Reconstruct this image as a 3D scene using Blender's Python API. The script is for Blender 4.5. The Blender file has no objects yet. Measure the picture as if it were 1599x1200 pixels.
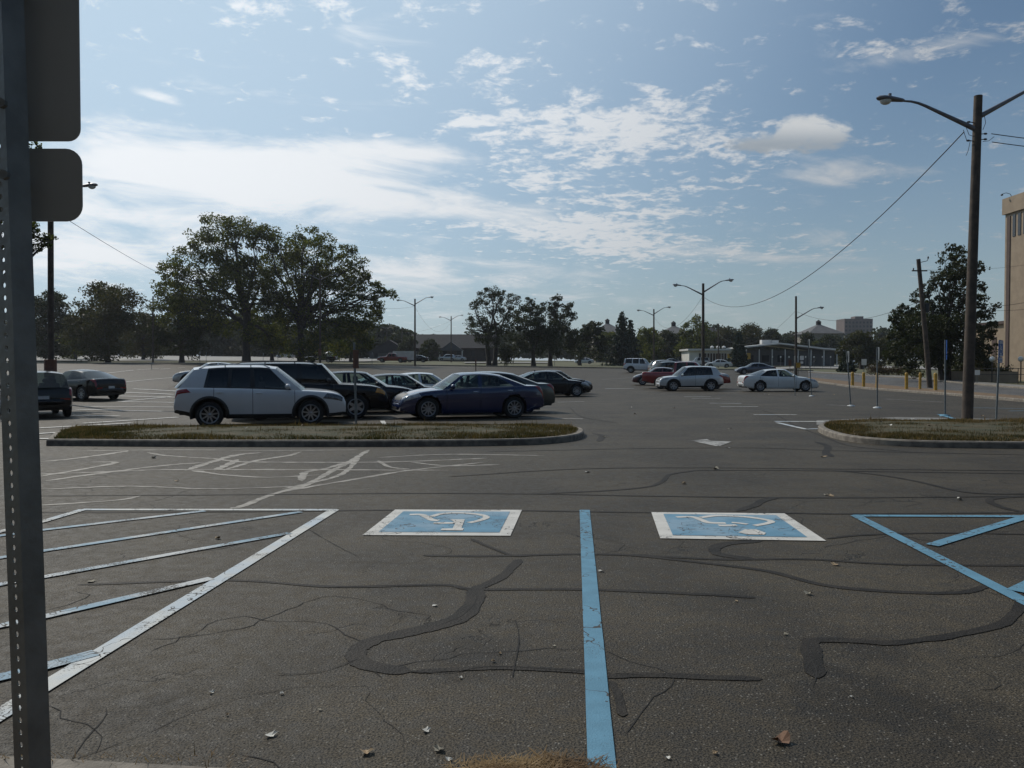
import bpy, math, random
import numpy as np
from mathutils import Vector, Matrix
from math import sin, cos, pi, radians

# ------------------------------------------------------------------ camera, sky, sun
S = bpy.context.scene
COL = S.collection
F, CXP, CYP, HORIZON, EYE = 1230.0, 799.5, 600.0, 572.0, 1.6
PITCH = math.atan((CYP - HORIZON) / F)
cam_data = bpy.data.cameras.new("camera")
cam = bpy.data.objects.new("camera", cam_data)
COL.objects.link(cam)
cam_data.sensor_width = 36.0
cam_data.lens = 36.0 * F / 1599.0
cam_data.clip_start, cam_data.clip_end = 0.1, 6000.0
cam.location = (0, 0, EYE)
cam.rotation_euler = (radians(90) - PITCH, 0, 0)
S.camera = cam
S.view_settings.view_transform = 'Standard'
S.view_settings.look = 'None'
S.view_settings.gamma = 1.0
S.view_settings.exposure = -0.30
S.cycles.max_bounces = 6
S.cycles.transparent_max_bounces = 12

SUN_AZ, SUN_EL = -42.0, 43.0
SUNV = Vector((sin(radians(SUN_AZ)) * cos(radians(SUN_EL)), cos(radians(SUN_AZ)) * cos(radians(SUN_EL)), sin(radians(SUN_EL))))
sl = bpy.data.lights.new("sun", 'SUN')
sl.energy, sl.angle, sl.color = 3.3, radians(0.53), (1.0, 0.93, 0.83)
so = bpy.data.objects.new("sun", sl)
COL.objects.link(so)
so.rotation_euler = SUNV.to_track_quat('Z', 'Y').to_euler()
so.location = SUNV * 60


class NT:
    """small helper that writes a node tree as expressions"""
    def __init__(self, tree):
        self.t = tree

    def n(self, kind, **kw):
        nd = self.t.nodes.new(kind)
        for k, v in kw.items():
            setattr(nd, k, v)
        return nd

    def put(self, sock, v):
        if hasattr(v, 'is_linked') or isinstance(v, bpy.types.NodeSocket):
            self.t.links.new(v, sock)
        elif v is not None:
            sock.default_value = v

    def m(self, op, a, b=None, c=None, clamp=False):
        nd = self.n('ShaderNodeMath', operation=op)
        nd.use_clamp = clamp
        self.put(nd.inputs[0], a)
        if b is not None:
            self.put(nd.inputs[1], b)
        if c is not None:
            self.put(nd.inputs[2], c)
        return nd.outputs[0]

    def ramp(self, v, lo, hi, a=0.0, b=1.0):
        nd = self.n('ShaderNodeMapRange', interpolation_type='SMOOTHSTEP')
        for i, x in enumerate((v, lo, hi, a, b)):
            self.put(nd.inputs[i], x)
        return nd.outputs[0]

    def noise(self, vec, scale, detail=4.0, rough=0.55, dist=0.0):
        nd = self.n('ShaderNodeTexNoise')
        if vec is not None:
            self.put(nd.inputs['Vector'], vec)
        nd.inputs['Scale'].default_value = scale
        nd.inputs['Detail'].default_value = detail
        nd.inputs['Roughness'].default_value = rough
        nd.inputs['Distortion'].default_value = dist
        return nd.outputs['Fac']

    def mix(self, f, a, b, mode='MIX'):
        nd = self.n('ShaderNodeMix', data_type='RGBA', blend_type=mode)
        self.put(nd.inputs[0], f)
        self.put(nd.inputs[6], col4(a))
        self.put(nd.inputs[7], col4(b))
        return nd.outputs[2]

    def xyz(self, x, y, z):
        nd = self.n('ShaderNodeCombineXYZ')
        for i, v in enumerate((x, y, z)):
            self.put(nd.inputs[i], v)
        return nd.outputs[0]


def col4(c):
    if isinstance(c, (tuple, list)) and len(c) == 3:
        return (c[0], c[1], c[2], 1.0)
    return c


# sky: Nishita plus clouds that sit at infinity, placed by azimuth and elevation
world = bpy.data.worlds.new("World")
S.world = world
world.use_nodes = True
wt = world.node_tree
wt.nodes.clear()
W = NT(wt)
sky = W.n('ShaderNodeTexSky', sky_type='NISHITA')
sky.sun_disc = False
sky.sun_elevation = radians(SUN_EL)
sky.sun_rotation = radians(SUN_AZ)
sky.air_density, sky.dust_density, sky.ozone_density = 1.0, 1.0, 2.5
tc = W.n('ShaderNodeTexCoord')
sep = W.n('ShaderNodeSeparateXYZ')
wt.links.new(tc.outputs['Generated'], sep.inputs[0])
dx, dy, dz = sep.outputs
dyc = W.m('MAXIMUM', dy, 0.04)
u = W.m('DIVIDE', dx, dyc)
v = W.m('DIVIDE', dz, dyc)
front = W.ramp(dy, 0.05, 0.3)


def blob(px, py, rx, ry, amp, rot=0.0):
    """a soft patch of sky round one direction: rx, ry in units of 1/1230 of the tangent"""
    u0, v0 = (px - 800) / F, (HORIZON - py) / F
    a = W.m('SUBTRACT', u, u0)
    b = W.m('SUBTRACT', v, v0)
    c, s = cos(radians(rot)), sin(radians(rot))
    p = W.m('DIVIDE', W.m('ADD', W.m('MULTIPLY', a, c), W.m('MULTIPLY', b, s)), rx / F)
    q = W.m('DIVIDE', W.m('SUBTRACT', W.m('MULTIPLY', b, c), W.m('MULTIPLY', a, s)), ry / F)
    d = W.m('ADD', W.m('MULTIPLY', p, p), W.m('MULTIPLY', q, q))
    return W.m('MULTIPLY', W.m('POWER', 2.718, W.m('MULTIPLY', d, -1.0)), amp)


def total(lst):
    r = lst[0]
    for x in lst[1:]:
        r = W.m('ADD', r, x)
    return r


zc = W.m('ADD', W.m('MAXIMUM', dz, 0.0), 0.10)
plane = W.xyz(W.m('DIVIDE', dx, zc), W.m('DIVIDE', dy, zc), 0.0)
plane2 = W.xyz(W.m('DIVIDE', dx, zc), W.m('MULTIPLY', W.m('DIVIDE', dy, zc), 1.0), 4.7)
flat = W.xyz(u, W.m('MULTIPLY', v, 2.2), 0.0)
# smooth veils (left bank)
n_veil = W.noise(plane, 2.2, 9.0, 0.62, 0.6)
bias_veil = total([
    blob(330, 268, 330, 52, 0.55, -8), blob(520, 298, 170, 38, 0.36, -10), blob(600, 238, 150, 18, 0.40, -5),
    blob(150, 330, 260, 60, 0.34, 0), blob(520, 410, 240, 40, 0.22, -6), blob(130, 420, 240, 60, 0.27, 0),
    blob(800, 338, 150, 20, 0.16, -6), blob(940, 385, 110, 20, 0.18, 3), blob(1180, 395, 200, 24, 0.18, 2), blob(1250, 430, 220, 24, 0.16, 2),
    blob(1300, 275, 190, 30, 0.22, 0), blob(1480, 75, 120, 22, 0.40, 10), blob(700, 440, 330, 30, 0.25, 0),
    blob(250, 155, 40, 8, 0.34, -14), blob(350, 110, 220, 60, 0.13, 0)])
streak_map = W.xyz(W.m('MULTIPLY', u, 3.0), W.m('ADD', W.m('MULTIPLY', v, 15.0), W.m('MULTIPLY', u, 1.8)), 2.0)
n_streak = W.noise(streak_map, 1.6, 8.0, 0.62, 0.8)
d_veil = W.ramp(W.m('ADD', W.m('ADD', n_veil, bias_veil), W.m('MULTIPLY', W.m('SUBTRACT', n_streak, 0.5), 0.9)), 0.60, 1.04)
# broken puffs
n_puff = W.noise(plane2, 8.5, 9.0, 0.62, 0.45)
bias_puff = total([
    blob(900, 190, 140, 34, 0.30, 3), blob(1010, 215, 150, 40, 0.28, -8), blob(880, 250, 110, 30, 0.26, 0),
    blob(1130, 230, 90, 24, 0.24, -6), blob(860, 290, 110, 20, 0.28, -10), blob(1050, 300, 120, 16, 0.26, 8), blob(1065, 165, 50, 30, 0.2, 0),
    blob(780, 105, 60, 34, 0.28, -10), blob(640, 125, 70, 30, 0.20, -20), blob(410, 18, 50, 22, 0.33, 0),
    blob(500, 8, 70, 14, 0.26, 0), blob(645, 15, 45, 22, 0.30, 20), blob(545, 30, 20, 16, 0.22, 0),
    blob(840, 355, 150, 24, 0.36, -4), blob(960, 385, 120, 28, 0.36, 0), blob(1010, 338, 120, 18, 0.32, 6), blob(1180, 395, 150, 18, 0.22, 0), blob(1390, 80, 60, 20, 0.24, 5), blob(1540, 62, 60, 16, 0.24, 8),
    blob(760, 195, 50, 26, 0.22, 0), blob(665, 410, 30, 8, 0.30, 0), blob(810, 440, 30, 9, 0.30, 0), blob(940, 445, 40, 8, 0.20, 0)])
ripple = W.noise(plane2, 26.0, 4.0, 0.6, 0.3)
d_puff = W.ramp(W.m('ADD', W.m('ADD', W.m('MULTIPLY_ADD', W.m('SUBTRACT', n_puff, 0.5), 1.7, 0.5), bias_puff), W.m('MULTIPLY', W.m('SUBTRACT', ripple, 0.5), 0.75)), 0.62, 1.0)
# the one heaped cloud
n_heap = W.noise(flat, 26.0, 9.0, 0.62, 0.4)
heap_body = total([blob(1245, 230, 95, 15, .85, 0), blob(1195, 220, 30, 16, .7, 0), blob(1230, 204, 28, 20, .8, 0), blob(1266, 196, 32, 22, .9, 0), blob(1302, 210, 30, 19, .75, 0), blob(1160, 234, 44, 11, .5, 0)])
d_heap = W.ramp(W.m('ADD', W.m('MULTIPLY', W.m('SUBTRACT', n_heap, 0.5), 2.2), heap_body), 0.40, 1.05)
heap_under = W.ramp(v, (HORIZON - 232) / F, (HORIZON - 195) / F)
# light in the clouds and the veil of the sunward sky
sd = W.n('ShaderNodeVectorMath', operation='DOT_PRODUCT')
wt.links.new(tc.outputs['Generated'], sd.inputs[0])
sd.inputs[1].default_value = SUNV
near_sun = W.ramp(sd.outputs['Value'], 0.25, 0.98)
c_bright = W.m('MULTIPLY_ADD', near_sun, 7.0, 5.2)
skyc = W.mix(1.0, sky.outputs[0], (0.62, 0.80, 0.87), 'MULTIPLY')
low = W.m('POWER', 2.718, W.m('MULTIPLY', W.m('MAXIMUM', dz, 0.0), -5.0))
skyc = W.mix(W.m('MULTIPLY', low, 0.80), skyc, (4.5, 5.2, 5.5))
glow = W.ramp(sd.outputs['Value'], 0.42, 0.96)
skyc = W.mix(W.m('MULTIPLY', glow, 0.80), skyc, (7.0, 8.9, 10.6))
cl = W.n('ShaderNodeCombineColor')
wt.links.new(W.m('MULTIPLY', c_bright, 0.97), cl.inputs[0])
wt.links.new(c_bright, cl.inputs[1])
wt.links.new(W.m('MULTIPLY', c_bright, 1.03), cl.inputs[2])
dens = W.m('MAXIMUM', W.m('MULTIPLY', d_veil, 0.92), W.m('MULTIPLY', d_puff, 0.85))
skyc = W.mix(W.m('MULTIPLY', dens, front), skyc, cl.outputs[0])
heapc = W.mix(heap_under, (3.9, 4.4, 4.9), (7.4, 7.6, 7.7))
skyc = W.mix(W.m('MULTIPLY', W.m('MULTIPLY', d_heap, front), 0.9), skyc, heapc)
bg = W.n('ShaderNodeBackground')
bg.inputs['Strength'].default_value = 0.10
wt.links.new(skyc, bg.inputs['Color'])
wo = W.n('ShaderNodeOutputWorld')
wt.links.new(bg.outputs[0], wo.inputs[0])

# ------------------------------------------------------------------ terrain
T_PX = np.array([-200, 0, 300, 650, 900, 1300, 1600, 1900.])
T_T = (T_PX - 800) / F
T_D = np.array([-100, 22, 36, 48, 60, 90, 120, 180, 250, 500, 4000.])
T_Z = np.array([
    [0, 0, 0, 0, 0, 0, 0, 0],
    [0, 0, 0, 0, 0, 0, 0, 0],
    [-.05, -.10, -.05, -.10, -.10, -.04, 0, 0],
    [.1, .1, .48, -.08, -.12, -.05, 0, 0],
    [.5, .5, .75, .12, -.05, -.05, 0, 0],
    [1.25, 1.25, 1.25, .8, .5, .25, .2, .2],
    [2.0, 2.0, 2.0, 1.7, 1.35, .8, .6, .6],
    [3.6, 3.6, 3.5, 2.7, 2.0, 1.4, 1.2, 1.2],
    [5, 5, 4.8, 3.8, 2.8, 2.2, 2, 2],
    [7, 7, 7, 6, 5, 5, 5, 5],
    [7, 7, 7, 6, 5, 5, 5, 5.]])


def _tz(X, Y):
    X = np.asarray(X, float)
    Y = np.asarray(Y, float)
    t = X / np.maximum(Y, 22.0)
    i = np.clip(np.searchsorted(T_D, Y) - 1, 0, len(T_D) - 2)
    fy = np.clip((Y - T_D[i]) / (T_D[i + 1] - T_D[i]), 0, 1)
    j = np.clip(np.searchsorted(T_T, t) - 1, 0, len(T_T) - 2)
    fx = np.clip((t - T_T[j]) / (T_T[j + 1] - T_T[j]), 0, 1)
    a = T_Z[i, j] * (1 - fx) + T_Z[i, j + 1] * fx
    b = T_Z[i + 1, j] * (1 - fx) + T_Z[i + 1, j + 1] * fx
    return a * (1 - fy) + b * fy


def tz(X, Y):
    """height of the ground, the table above with its creases rounded off"""
    Y = np.asarray(Y, float)
    X = np.asarray(X, float)
    w = np.clip((Y - 20) * 0.18, 0.0, 9.0)
    r = 0
    for k, g in ((-1.0, .2), (-.5, .2), (0, .2), (.5, .2), (1.0, .2)):
        r = r + g * (_tz(X, Y + k * w) + _tz(X + k * w, Y)) * 0.5
    return r


def tz1(x, y):
    return float(tz(np.array([x]), np.array([y]))[0])


def ray(px, py):
    a, b = (px - CXP) / F, (CYP - py) / F
    return Vector((a, cos(PITCH) + b * sin(PITCH), -sin(PITCH) + b * cos(PITCH)))


def pt(px, py, D):
    """the point of the place seen at photo pixel (px, py) at depth D"""
    r = ray(px, py)
    return Vector((0, 0, EYE)) + r * (D / r.y)


def at(px, py):
    """where the line of sight through (px, py) meets the ground"""
    r = ray(px, py)
    lo = 1.0
    ys = np.linspace(2.0, 600.0, 6000)
    xs = ys * (r.x / r.y)
    zr = EYE + ys * (r.z / r.y)
    g = tz(xs, ys)
    below = np.nonzero(zr <= g)[0]
    if len(below) == 0:
        return pt(px, py, 300)
    k = below[0]
    if k == 0:
        y = ys[0]
    else:
        a, b = zr[k - 1] - g[k - 1], g[k] - zr[k]
        y = ys[k - 1] + (ys[k] - ys[k - 1]) * a / max(a + b, 1e-9)
    x = y * r.x / r.y
    return Vector((x, y, tz1(x, y)))


def on(px, D):
    """ground point below pixel column px at depth D"""
    x = (px - CXP) / F * D
    return Vector((x, D, tz1(x, D)))


# ------------------------------------------------------------------ object helpers
def link(o, parent=None):
    COL.objects.link(o)
    if parent is not None:
        o.parent = parent
    return o


def tag(o, label=None, cat=None, group=None, kind=None):
    if label:
        o["label"] = label
    if cat:
        o["category"] = cat
    if group:
        o["group"] = group
    if kind:
        o["kind"] = kind
    return o


def empty(name, loc=(0, 0, 0), rz=0.0, label=None, cat=None, group=None):
    o = bpy.data.objects.new(name, None)
    o.empty_display_size = 0.2
    o.location = loc
    o.rotation_euler = (0, 0, rz)
    link(o)
    return tag(o, label, cat, group)


def copy_tree(o, parent=None):
    c = o.copy()
    COL.objects.link(c)
    if parent is not None:
        c.parent = parent
    for ch in [x for x in o.children]:
        copy_tree(ch, c)
    return c


class MB:
    """collects shapes and links them as one mesh object"""
    def __init__(self):
        self.v, self.f, self.mi = [], [], []

    def face(self, pts, mi=0):
        b = len(self.v)
        self.v += [tuple(p) for p in pts]
        self.f.append(tuple(range(b, b + len(pts))))
        self.mi.append(mi)

    def raw(self, vs, fs, mi=0):
        b = len(self.v)
        self.v += [tuple(p) for p in vs]
        self.f += [tuple(i + b for i in f) for f in fs]
        self.mi += [mi] * len(fs)

    def grid(self, P, mi=0, closed=False):
        """P[i][j] points"""
        n, m = len(P), len(P[0])
        b = len(self.v)
        for r in P:
            self.v += [tuple(p) for p in r]
        for i in range(n - 1):
            for j in range(m if closed else m - 1):
                j2 = (j + 1) % m
                self.f.append((b + i * m + j, b + i * m + j2, b + (i + 1) * m + j2, b + (i + 1) * m + j))
                self.mi.append(mi)

    def box(self, c, s, rz=0.0, mi=0, taper=1.0, rx=0.0):
        hx, hy, hz = s[0] / 2, s[1] / 2, s[2] / 2
        vs = []
        for z in (-1, 1):
            k = taper if z > 0 else 1.0
            for x, y in ((-1, -1), (1, -1), (1, 1), (-1, 1)):
                p = Vector((x * hx * k, y * hy * k, z * hz))
                if rx:
                    p = Matrix.Rotation(rx, 3, 'X') @ p
                if rz:
                    p = Matrix.Rotation(rz, 3, 'Z') @ p
                vs.append(p + Vector(c))
        self.raw(vs, [(3, 2, 1, 0), (4, 5, 6, 7), (0, 1, 5, 4), (1, 2, 6, 5), (2, 3, 7, 6), (3, 0, 4, 7)], mi)

    def tube(self, pts, rad, n=8, mi=0, cap=True):
        pts = [Vector(p) for p in pts]
        if not hasattr(rad, '__len__'):
            rad = [rad] * len(pts)
        rings = []
        up = None
        for i, p in enumerate(pts):
            d = (pts[min(i + 1, len(pts) - 1)] - pts[max(i - 1, 0)]).normalized()
            if up is None:
                a = Vector((0, 0, 1)) if abs(d.z) < 0.9 else Vector((1, 0, 0))
                e1 = d.cross(a).normalized()
            else:
                e1 = (up - d * up.dot(d)).normalized()
            e2 = d.cross(e1)
            up = e1
            rings.append([p + (e1 * cos(2 * pi * k / n) + e2 * sin(2 * pi * k / n)) * rad[i] for k in range(n)])
        self.grid(rings, mi, closed=True)
        if cap:
            self.face(rings[0][::-1], mi)
            self.face(rings[-1], mi)

    def lathe(self, prof, n=20, c=(0, 0, 0), axis='Z', mi=0):
        rings = []
        for r, h in prof:
            ring = []
            for k in range(n):
                a = 2 * pi * k / n
                if axis == 'Z':
                    ring.append((c[0] + r * cos(a), c[1] + r * sin(a), c[2] + h))
                elif axis == 'Y':
                    ring.append((c[0] + r * sin(a), c[1] + h, c[2] + r * cos(a)))
                else:
                    ring.append((c[0] + h, c[1] + r * cos(a), c[2] + r * sin(a)))
            rings.append(ring)
        self.grid(rings, mi, closed=True)

    def ball(self, c, r, n=12, m=8, mi=0):
        rx, ry, rz = r if hasattr(r, '__len__') else (r, r, r)
        P = []
        for i in range(m + 1):
            th = pi * i / m
            s_ = max(sin(th), 1e-3)
            P.append([(c[0] + rx * s_ * cos(2 * pi * k / n), c[1] + ry * s_ * sin(2 * pi * k / n), c[2] + rz * cos(th)) for k in range(n)])
        self.grid(P, mi, closed=True)

    def prism(self, poly, z0, z1, mi=0):
        """vertical prism over an xy outline"""
        n = len(poly)
        vs = [(p[0], p[1], z0) for p in poly] + [(p[0], p[1], z1) for p in poly]
        self.raw(vs, [tuple(range(n))[::-1], tuple(range(n, 2 * n))] + [(i, (i + 1) % n, n + (i + 1) % n, n + i) for i in range(n)], mi)

    def build(self, name, mats, parent=None, smooth=False, angle=None):
        me = bpy.data.meshes.new(name)
        me.from_pydata(self.v, [], self.f)
        if not isinstance(mats, (list, tuple)):
            mats = [mats]
        for m in mats:
            me.materials.append(m)
        if len(mats) > 1:
            me.polygons.foreach_set('material_index', self.mi)
        if smooth:
            me.polygons.foreach_set('use_smooth', [True] * len(me.polygons))
            if angle:
                me.set_sharp_from_angle(angle=radians(angle))
        me.update()
        return link(bpy.data.objects.new(name, me), parent)


# ------------------------------------------------------------------ materials
def mat(name, color, rough=0.7, var=0.0, vscale=3.0, bump=0.0, bscale=20.0, metal=0.0, spec=0.5, color2=None, detail=4.0, coat=0.0):
    m = bpy.data.materials.new(name)
    m.use_nodes = True
    t = m.node_tree
    t.nodes.clear()
    N = NT(t)
    p = N.n('ShaderNodeBsdfPrincipled')
    o = N.n('ShaderNodeOutputMaterial')
    t.links.new(p.outputs[0], o.inputs[0])
    p.inputs['Roughness'].default_value = rough
    p.inputs['Metallic'].default_value = metal
    p.inputs['Specular IOR Level'].default_value = spec
    if coat:
        p.inputs['Coat Weight'].default_value = coat
        p.inputs['Coat Roughness'].default_value = 0.04
    g = N.n('ShaderNodeTexCoord').outputs['Object']
    if var or color2:
        f = N.ramp(N.noise(g, vscale, detail), 0.35, 0.65)
        c2 = color2 if color2 else tuple(c * (1 - var) for c in color)
        t.links.new(N.mix(f, color, c2), p.inputs['Base Color'])
    else:
        p.inputs['Base Color'].default_value = col4(color)
    if bump:
        b = N.n('ShaderNodeBump')
        b.inputs['Strength'].default_value = bump
        b.inputs['Distance'].default_value = 0.02
        t.links.new(N.noise(g, bscale, 3.0), b.inputs['Height'])
        t.links.new(b.outputs[0], p.inputs['Normal'])
    m["bsdf"] = p.name
    return m


def asphalt(name, base, warm=(1.0, .95, .88), light=1.0):
    m = bpy.data.materials.new(name)
    m.use_nodes = True
    t = m.node_tree
    t.nodes.clear()
    N = NT(t)
    p = N.n('ShaderNodeBsdfPrincipled')
    o = N.n('ShaderNodeOutputMaterial')
    t.links.new(p.outputs[0], o.inputs[0])
    g = N.n('ShaderNodeTexCoord').outputs['Object']
    c = tuple(base * k for k in warm)
    fine = N.noise(g, 95.0, 2.0, 0.6)
    mid = N.noise(g, 9.0, 6.0, 0.65)
    big = N.noise(g, 0.55, 5.0, 0.6, 0.4)
    streak = N.n('ShaderNodeMapping')
    t.links.new(g, streak.inputs[0])
    streak.inputs['Scale'].default_value = (0.10, 1.3, 1.0)
    st = N.noise(streak.outputs[0], 1.0, 5.0, 0.6)
    col = N.mix(N.ramp(fine, .36, .66), tuple(x * .32 for x in c), tuple(x * 1.75 for x in c))
    col = N.mix(N.ramp(mid, .3, .7), N.mix(1.0, col, (.8, .8, .8), 'MULTIPLY'), N.mix(1.0, col, (1.18, 1.17, 1.14), 'MULTIPLY'))
    col = N.mix(N.ramp(big, .36, .62), N.mix(1.0, col, (.66, .66, .68), 'MULTIPLY'), col)
    blot = N.ramp(N.noise(g, 1.7, 6.0, .7, .8), .55, .74)
    col = N.mix(N.m('MULTIPLY', blot, .6), col, N.mix(1.0, col, (.50, .50, .52), 'MULTIPLY'))
    col = N.mix(N.ramp(st, .42, .66, 0, .55), col, N.mix(1.0, col, (1.3, 1.28, 1.24), 'MULTIPLY'))
    # oil and drip stains left by parked cars
    for (sx, sy, sr, am) in STAINS:
        dn = N.n('ShaderNodeVectorMath', operation='DISTANCE')
        t.links.new(g, dn.inputs[0])
        dn.inputs[1].default_value = (sx, sy, 0)
        dd = N.m('ADD', N.m('DIVIDE', dn.outputs['Value'], sr), N.m('MULTIPLY', N.m('SUBTRACT', N.noise(g, 3.2, 6.0, .7, .5), .5), 2.2))
        col = N.mix(N.ramp(dd, .95, .25, 0, am), col, N.mix(1.0, col, (.40, .40, .42), 'MULTIPLY'))
    # pale grit and dark pits between the stones
    vo = N.n('ShaderNodeTexVoronoi')
    t.links.new(g, vo.inputs['Vector'])
    vo.inputs['Scale'].default_value = 70.0
    sepc = N.n('ShaderNodeSeparateColor')
    t.links.new(vo.outputs['Color'], sepc.inputs[0])
    grit = N.m('MULTIPLY', N.ramp(sepc.outputs[0], .885, .90), N.ramp(vo.outputs['Distance'], .42, .28))
    col = N.mix(grit, col, (.17 * light, .155 * light, .13 * light))
    pit = N.m('MULTIPLY', N.ramp(sepc.outputs[1], .74, .78), N.ramp(vo.outputs['Distance'], .50, .30))
    col = N.mix(N.m('MULTIPLY', pit, .75), col, tuple(x * .22 for x in c))
    # hairline cracks
    vc = N.n('ShaderNodeTexVoronoi', feature='DISTANCE_TO_EDGE')
    wob = N.n('ShaderNodeVectorMath', operation='ADD')
    nn = N.n('ShaderNodeTexNoise')
    t.links.new(g, nn.inputs['Vector'])
    nn.inputs['Scale'].default_value = 2.2
    nn.inputs['Detail'].default_value = 6.0
    t.links.new(g, wob.inputs[0])
    t.links.new(nn.outputs['Color'], wob.inputs[1])
    t.links.new(wob.outputs[0], vc.inputs['Vector'])
    vc.inputs['Scale'].default_value = 0.55
    crack = N.m('MULTIPLY', N.ramp(vc.outputs['Distance'], .0065, .002), N.ramp(N.noise(g, .8, 3.0), .5, .62))
    col = N.mix(N.m('MULTIPLY', crack, .8), col, tuple(x * .25 for x in c))
    t.links.new(col, p.inputs['Base Color'])
    p.inputs['Specular IOR Level'].default_value = 0.27
    t.links.new(N.ramp(mid, .2, .8, .56, .82), p.inputs['Roughness'])
    b = N.n('ShaderNodeBump')
    b.inputs['Strength'].default_value = 0.8
    b.inputs['Distance'].default_value = 0.006
    h = N.m('SUBTRACT', N.m('ADD', fine, N.m('MULTIPLY', N.ramp(vo.outputs['Distance'], .5, .1), .5)), N.m('MULTIPLY', crack, 2.0))
    t.links.new(h, b.inputs['Height'])
    t.links.new(b.outputs[0], p.inputs['Normal'])
    return m


def paint(name, color, under=(.055, .052, .048), wear=0.5, dusty=None):
    """road paint worn through to the asphalt"""
    m = bpy.data.materials.new(name)
    m.use_nodes = True
    t = m.node_tree
    t.nodes.clear()
    N = NT(t)
    p = N.n('ShaderNodeBsdfPrincipled')
    o = N.n('ShaderNodeOutputMaterial')
    t.links.new(p.outputs[0], o.inputs[0])
    g = N.n('ShaderNodeTexCoord').outputs['Object']
    n1 = N.noise(g, 2.6, 3.0)
    n2 = N.noise(g, 75.0, 3.0, .7)
    worn = N.ramp(N.m('ADD', N.m('MULTIPLY', n1, .55), N.m('MULTIPLY', n2, .6)), .72 - .2 * wear, .80 - .2 * wear)
    c = N.mix(N.ramp(N.noise(g, 5.0, 4.0), .3, .7), color, tuple(x * .82 for x in color))
    if dusty:
        c = N.mix(N.ramp(N.noise(g, 1.1, 5.0, .65), .42, .60), c, dusty)
    mp = N.n('ShaderNodeMapping')
    t.links.new(g, mp.inputs[0])
    vc = N.n('ShaderNodeTexVoronoi', feature='DISTANCE_TO_EDGE')
    wob = N.n('ShaderNodeVectorMath', operation='ADD')
    nn = N.n('ShaderNodeTexNoise')
    t.links.new(g, nn.inputs['Vector'])
    nn.inputs['Scale'].default_value = 5.0
    t.links.new(g, wob.inputs[0])
    t.links.new(nn.outputs['Color'], wob.inputs[1])
    t.links.new(wob.outputs[0], vc.inputs['Vector'])
    vc.inputs['Scale'].default_value = 1.1
    cr = N.ramp(vc.outputs['Distance'], .012, .005)
    c = N.mix(N.m('MAXIMUM', worn, cr), c, under)
    t.links.new(c, p.inputs['Base Color'])
    p.inputs['Roughness'].default_value = 0.75
    p.inputs['Specular IOR Level'].default_value = 0.3
    b = N.n('ShaderNodeBump')
    b.inputs['Strength'].default_value = 0.4
    b.inputs['Distance'].default_value = 0.006
    t.links.new(N.noise(g, 95.0, 2.0, .6), b.inputs['Height'])
    t.links.new(b.outputs[0], p.inputs['Normal'])
    return m


def leaf_mat(name, c1, c2, c3, trans=0.35):
    m = bpy.data.materials.new(name)
    m.use_nodes = True
    t = m.node_tree
    t.nodes.clear()
    N = NT(t)
    o = N.n('ShaderNodeOutputMaterial')
    g = N.n('ShaderNodeTexCoord').outputs['Object']
    f1 = N.ramp(N.noise(g, 0.45, 3.0), .38, .62)
    f2 = N.ramp(N.noise(g, 3.0, 2.0), .45, .70)
    c = N.mix(f2, N.mix(f1, c1, c2), c3)
    d = N.n('ShaderNodeBsdfPrincipled')
    d.inputs['Roughness'].default_value = .6
    d.inputs['Specular IOR Level'].default_value = .25
    tr = N.n('ShaderNodeBsdfTranslucent')
    t.links.new(c, d.inputs['Base Color'])
    t.links.new(N.mix(1.0, c, (1.25, 1.35, .65), 'MULTIPLY'), tr.inputs['Color'])
    mx = N.n('ShaderNodeMixShader')
    mx.inputs[0].default_value = trans
    t.links.new(d.outputs[0], mx.inputs[1])
    t.links.new(tr.outputs[0], mx.inputs[2])
    t.links.new(mx.outputs[0], o.inputs[0])
    return m


def glass_mat(name, tint, dark=0.0):
    m = bpy.data.materials.new(name)
    m.use_nodes = True
    t = m.node_tree
    t.nodes.clear()
    N = NT(t)
    o = N.n('ShaderNodeOutputMaterial')
    tr = N.n('ShaderNodeBsdfTransparent')
    tr.inputs['Color'].default_value = col4(tint)
    gl = N.n('ShaderNodeBsdfGlossy')
    gl.inputs['Roughness'].default_value = 0.03
    gl.inputs['Color'].default_value = (1, 1, 1, 1)
    lw = N.n('ShaderNodeLayerWeight')
    lw.inputs['Blend'].default_value = 0.5
    mx = N.n('ShaderNodeMixShader')
    t.links.new(N.m('MULTIPLY_ADD', N.m('POWER', lw.outputs['Facing'], 5.0), 0.95, 0.045), mx.inputs[0])
    t.links.new(tr.outputs[0], mx.inputs[1])
    t.links.new(gl.outputs[0], mx.inputs[2])
    t.links.new(mx.outputs[0], o.inputs[0])
    return m


STAINS = [(1.75, 3.75, .62, .8), (2.05, 4.4, .35, .6), (-.25, 4.35, .45, .6), (-.9, 5.6, .22, .5), (1.55, 5.5, .25, .45), (-1.7, 3.6, .30, .5), (.9, 7.3, .22, .4)]
M = {}
M['asphalt'] = asphalt('asphalt', .060, (1, .81, .54))
M['road'] = asphalt('road_asphalt', .11, (1, .97, .93))
M['concrete_lot'] = mat('worn_pale_paving', (.30, .285, .255), .85, .25, .35, .2, 8)
M['dry_grass_ground'] = mat('dry_grass_ground', (.115, .098, .048), .95, color2=(.075, .085, .034), vscale=.35, bump=.5, bscale=6)
M['soil'] = mat('bare_soil', (.11, .075, .045), .95, color2=(.19, .12, .06), vscale=3, bump=.5, bscale=25)
M['kerb'] = mat('kerb_concrete', (.235, .205, .165), .85, color2=(.13, .112, .09), vscale=6, bump=.35, bscale=45)
M['slab'] = mat('pale_concrete', (.20, .19, .17), .85, color2=(.15, .145, .13), vscale=1.2, bump=.25, bscale=30)
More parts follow.
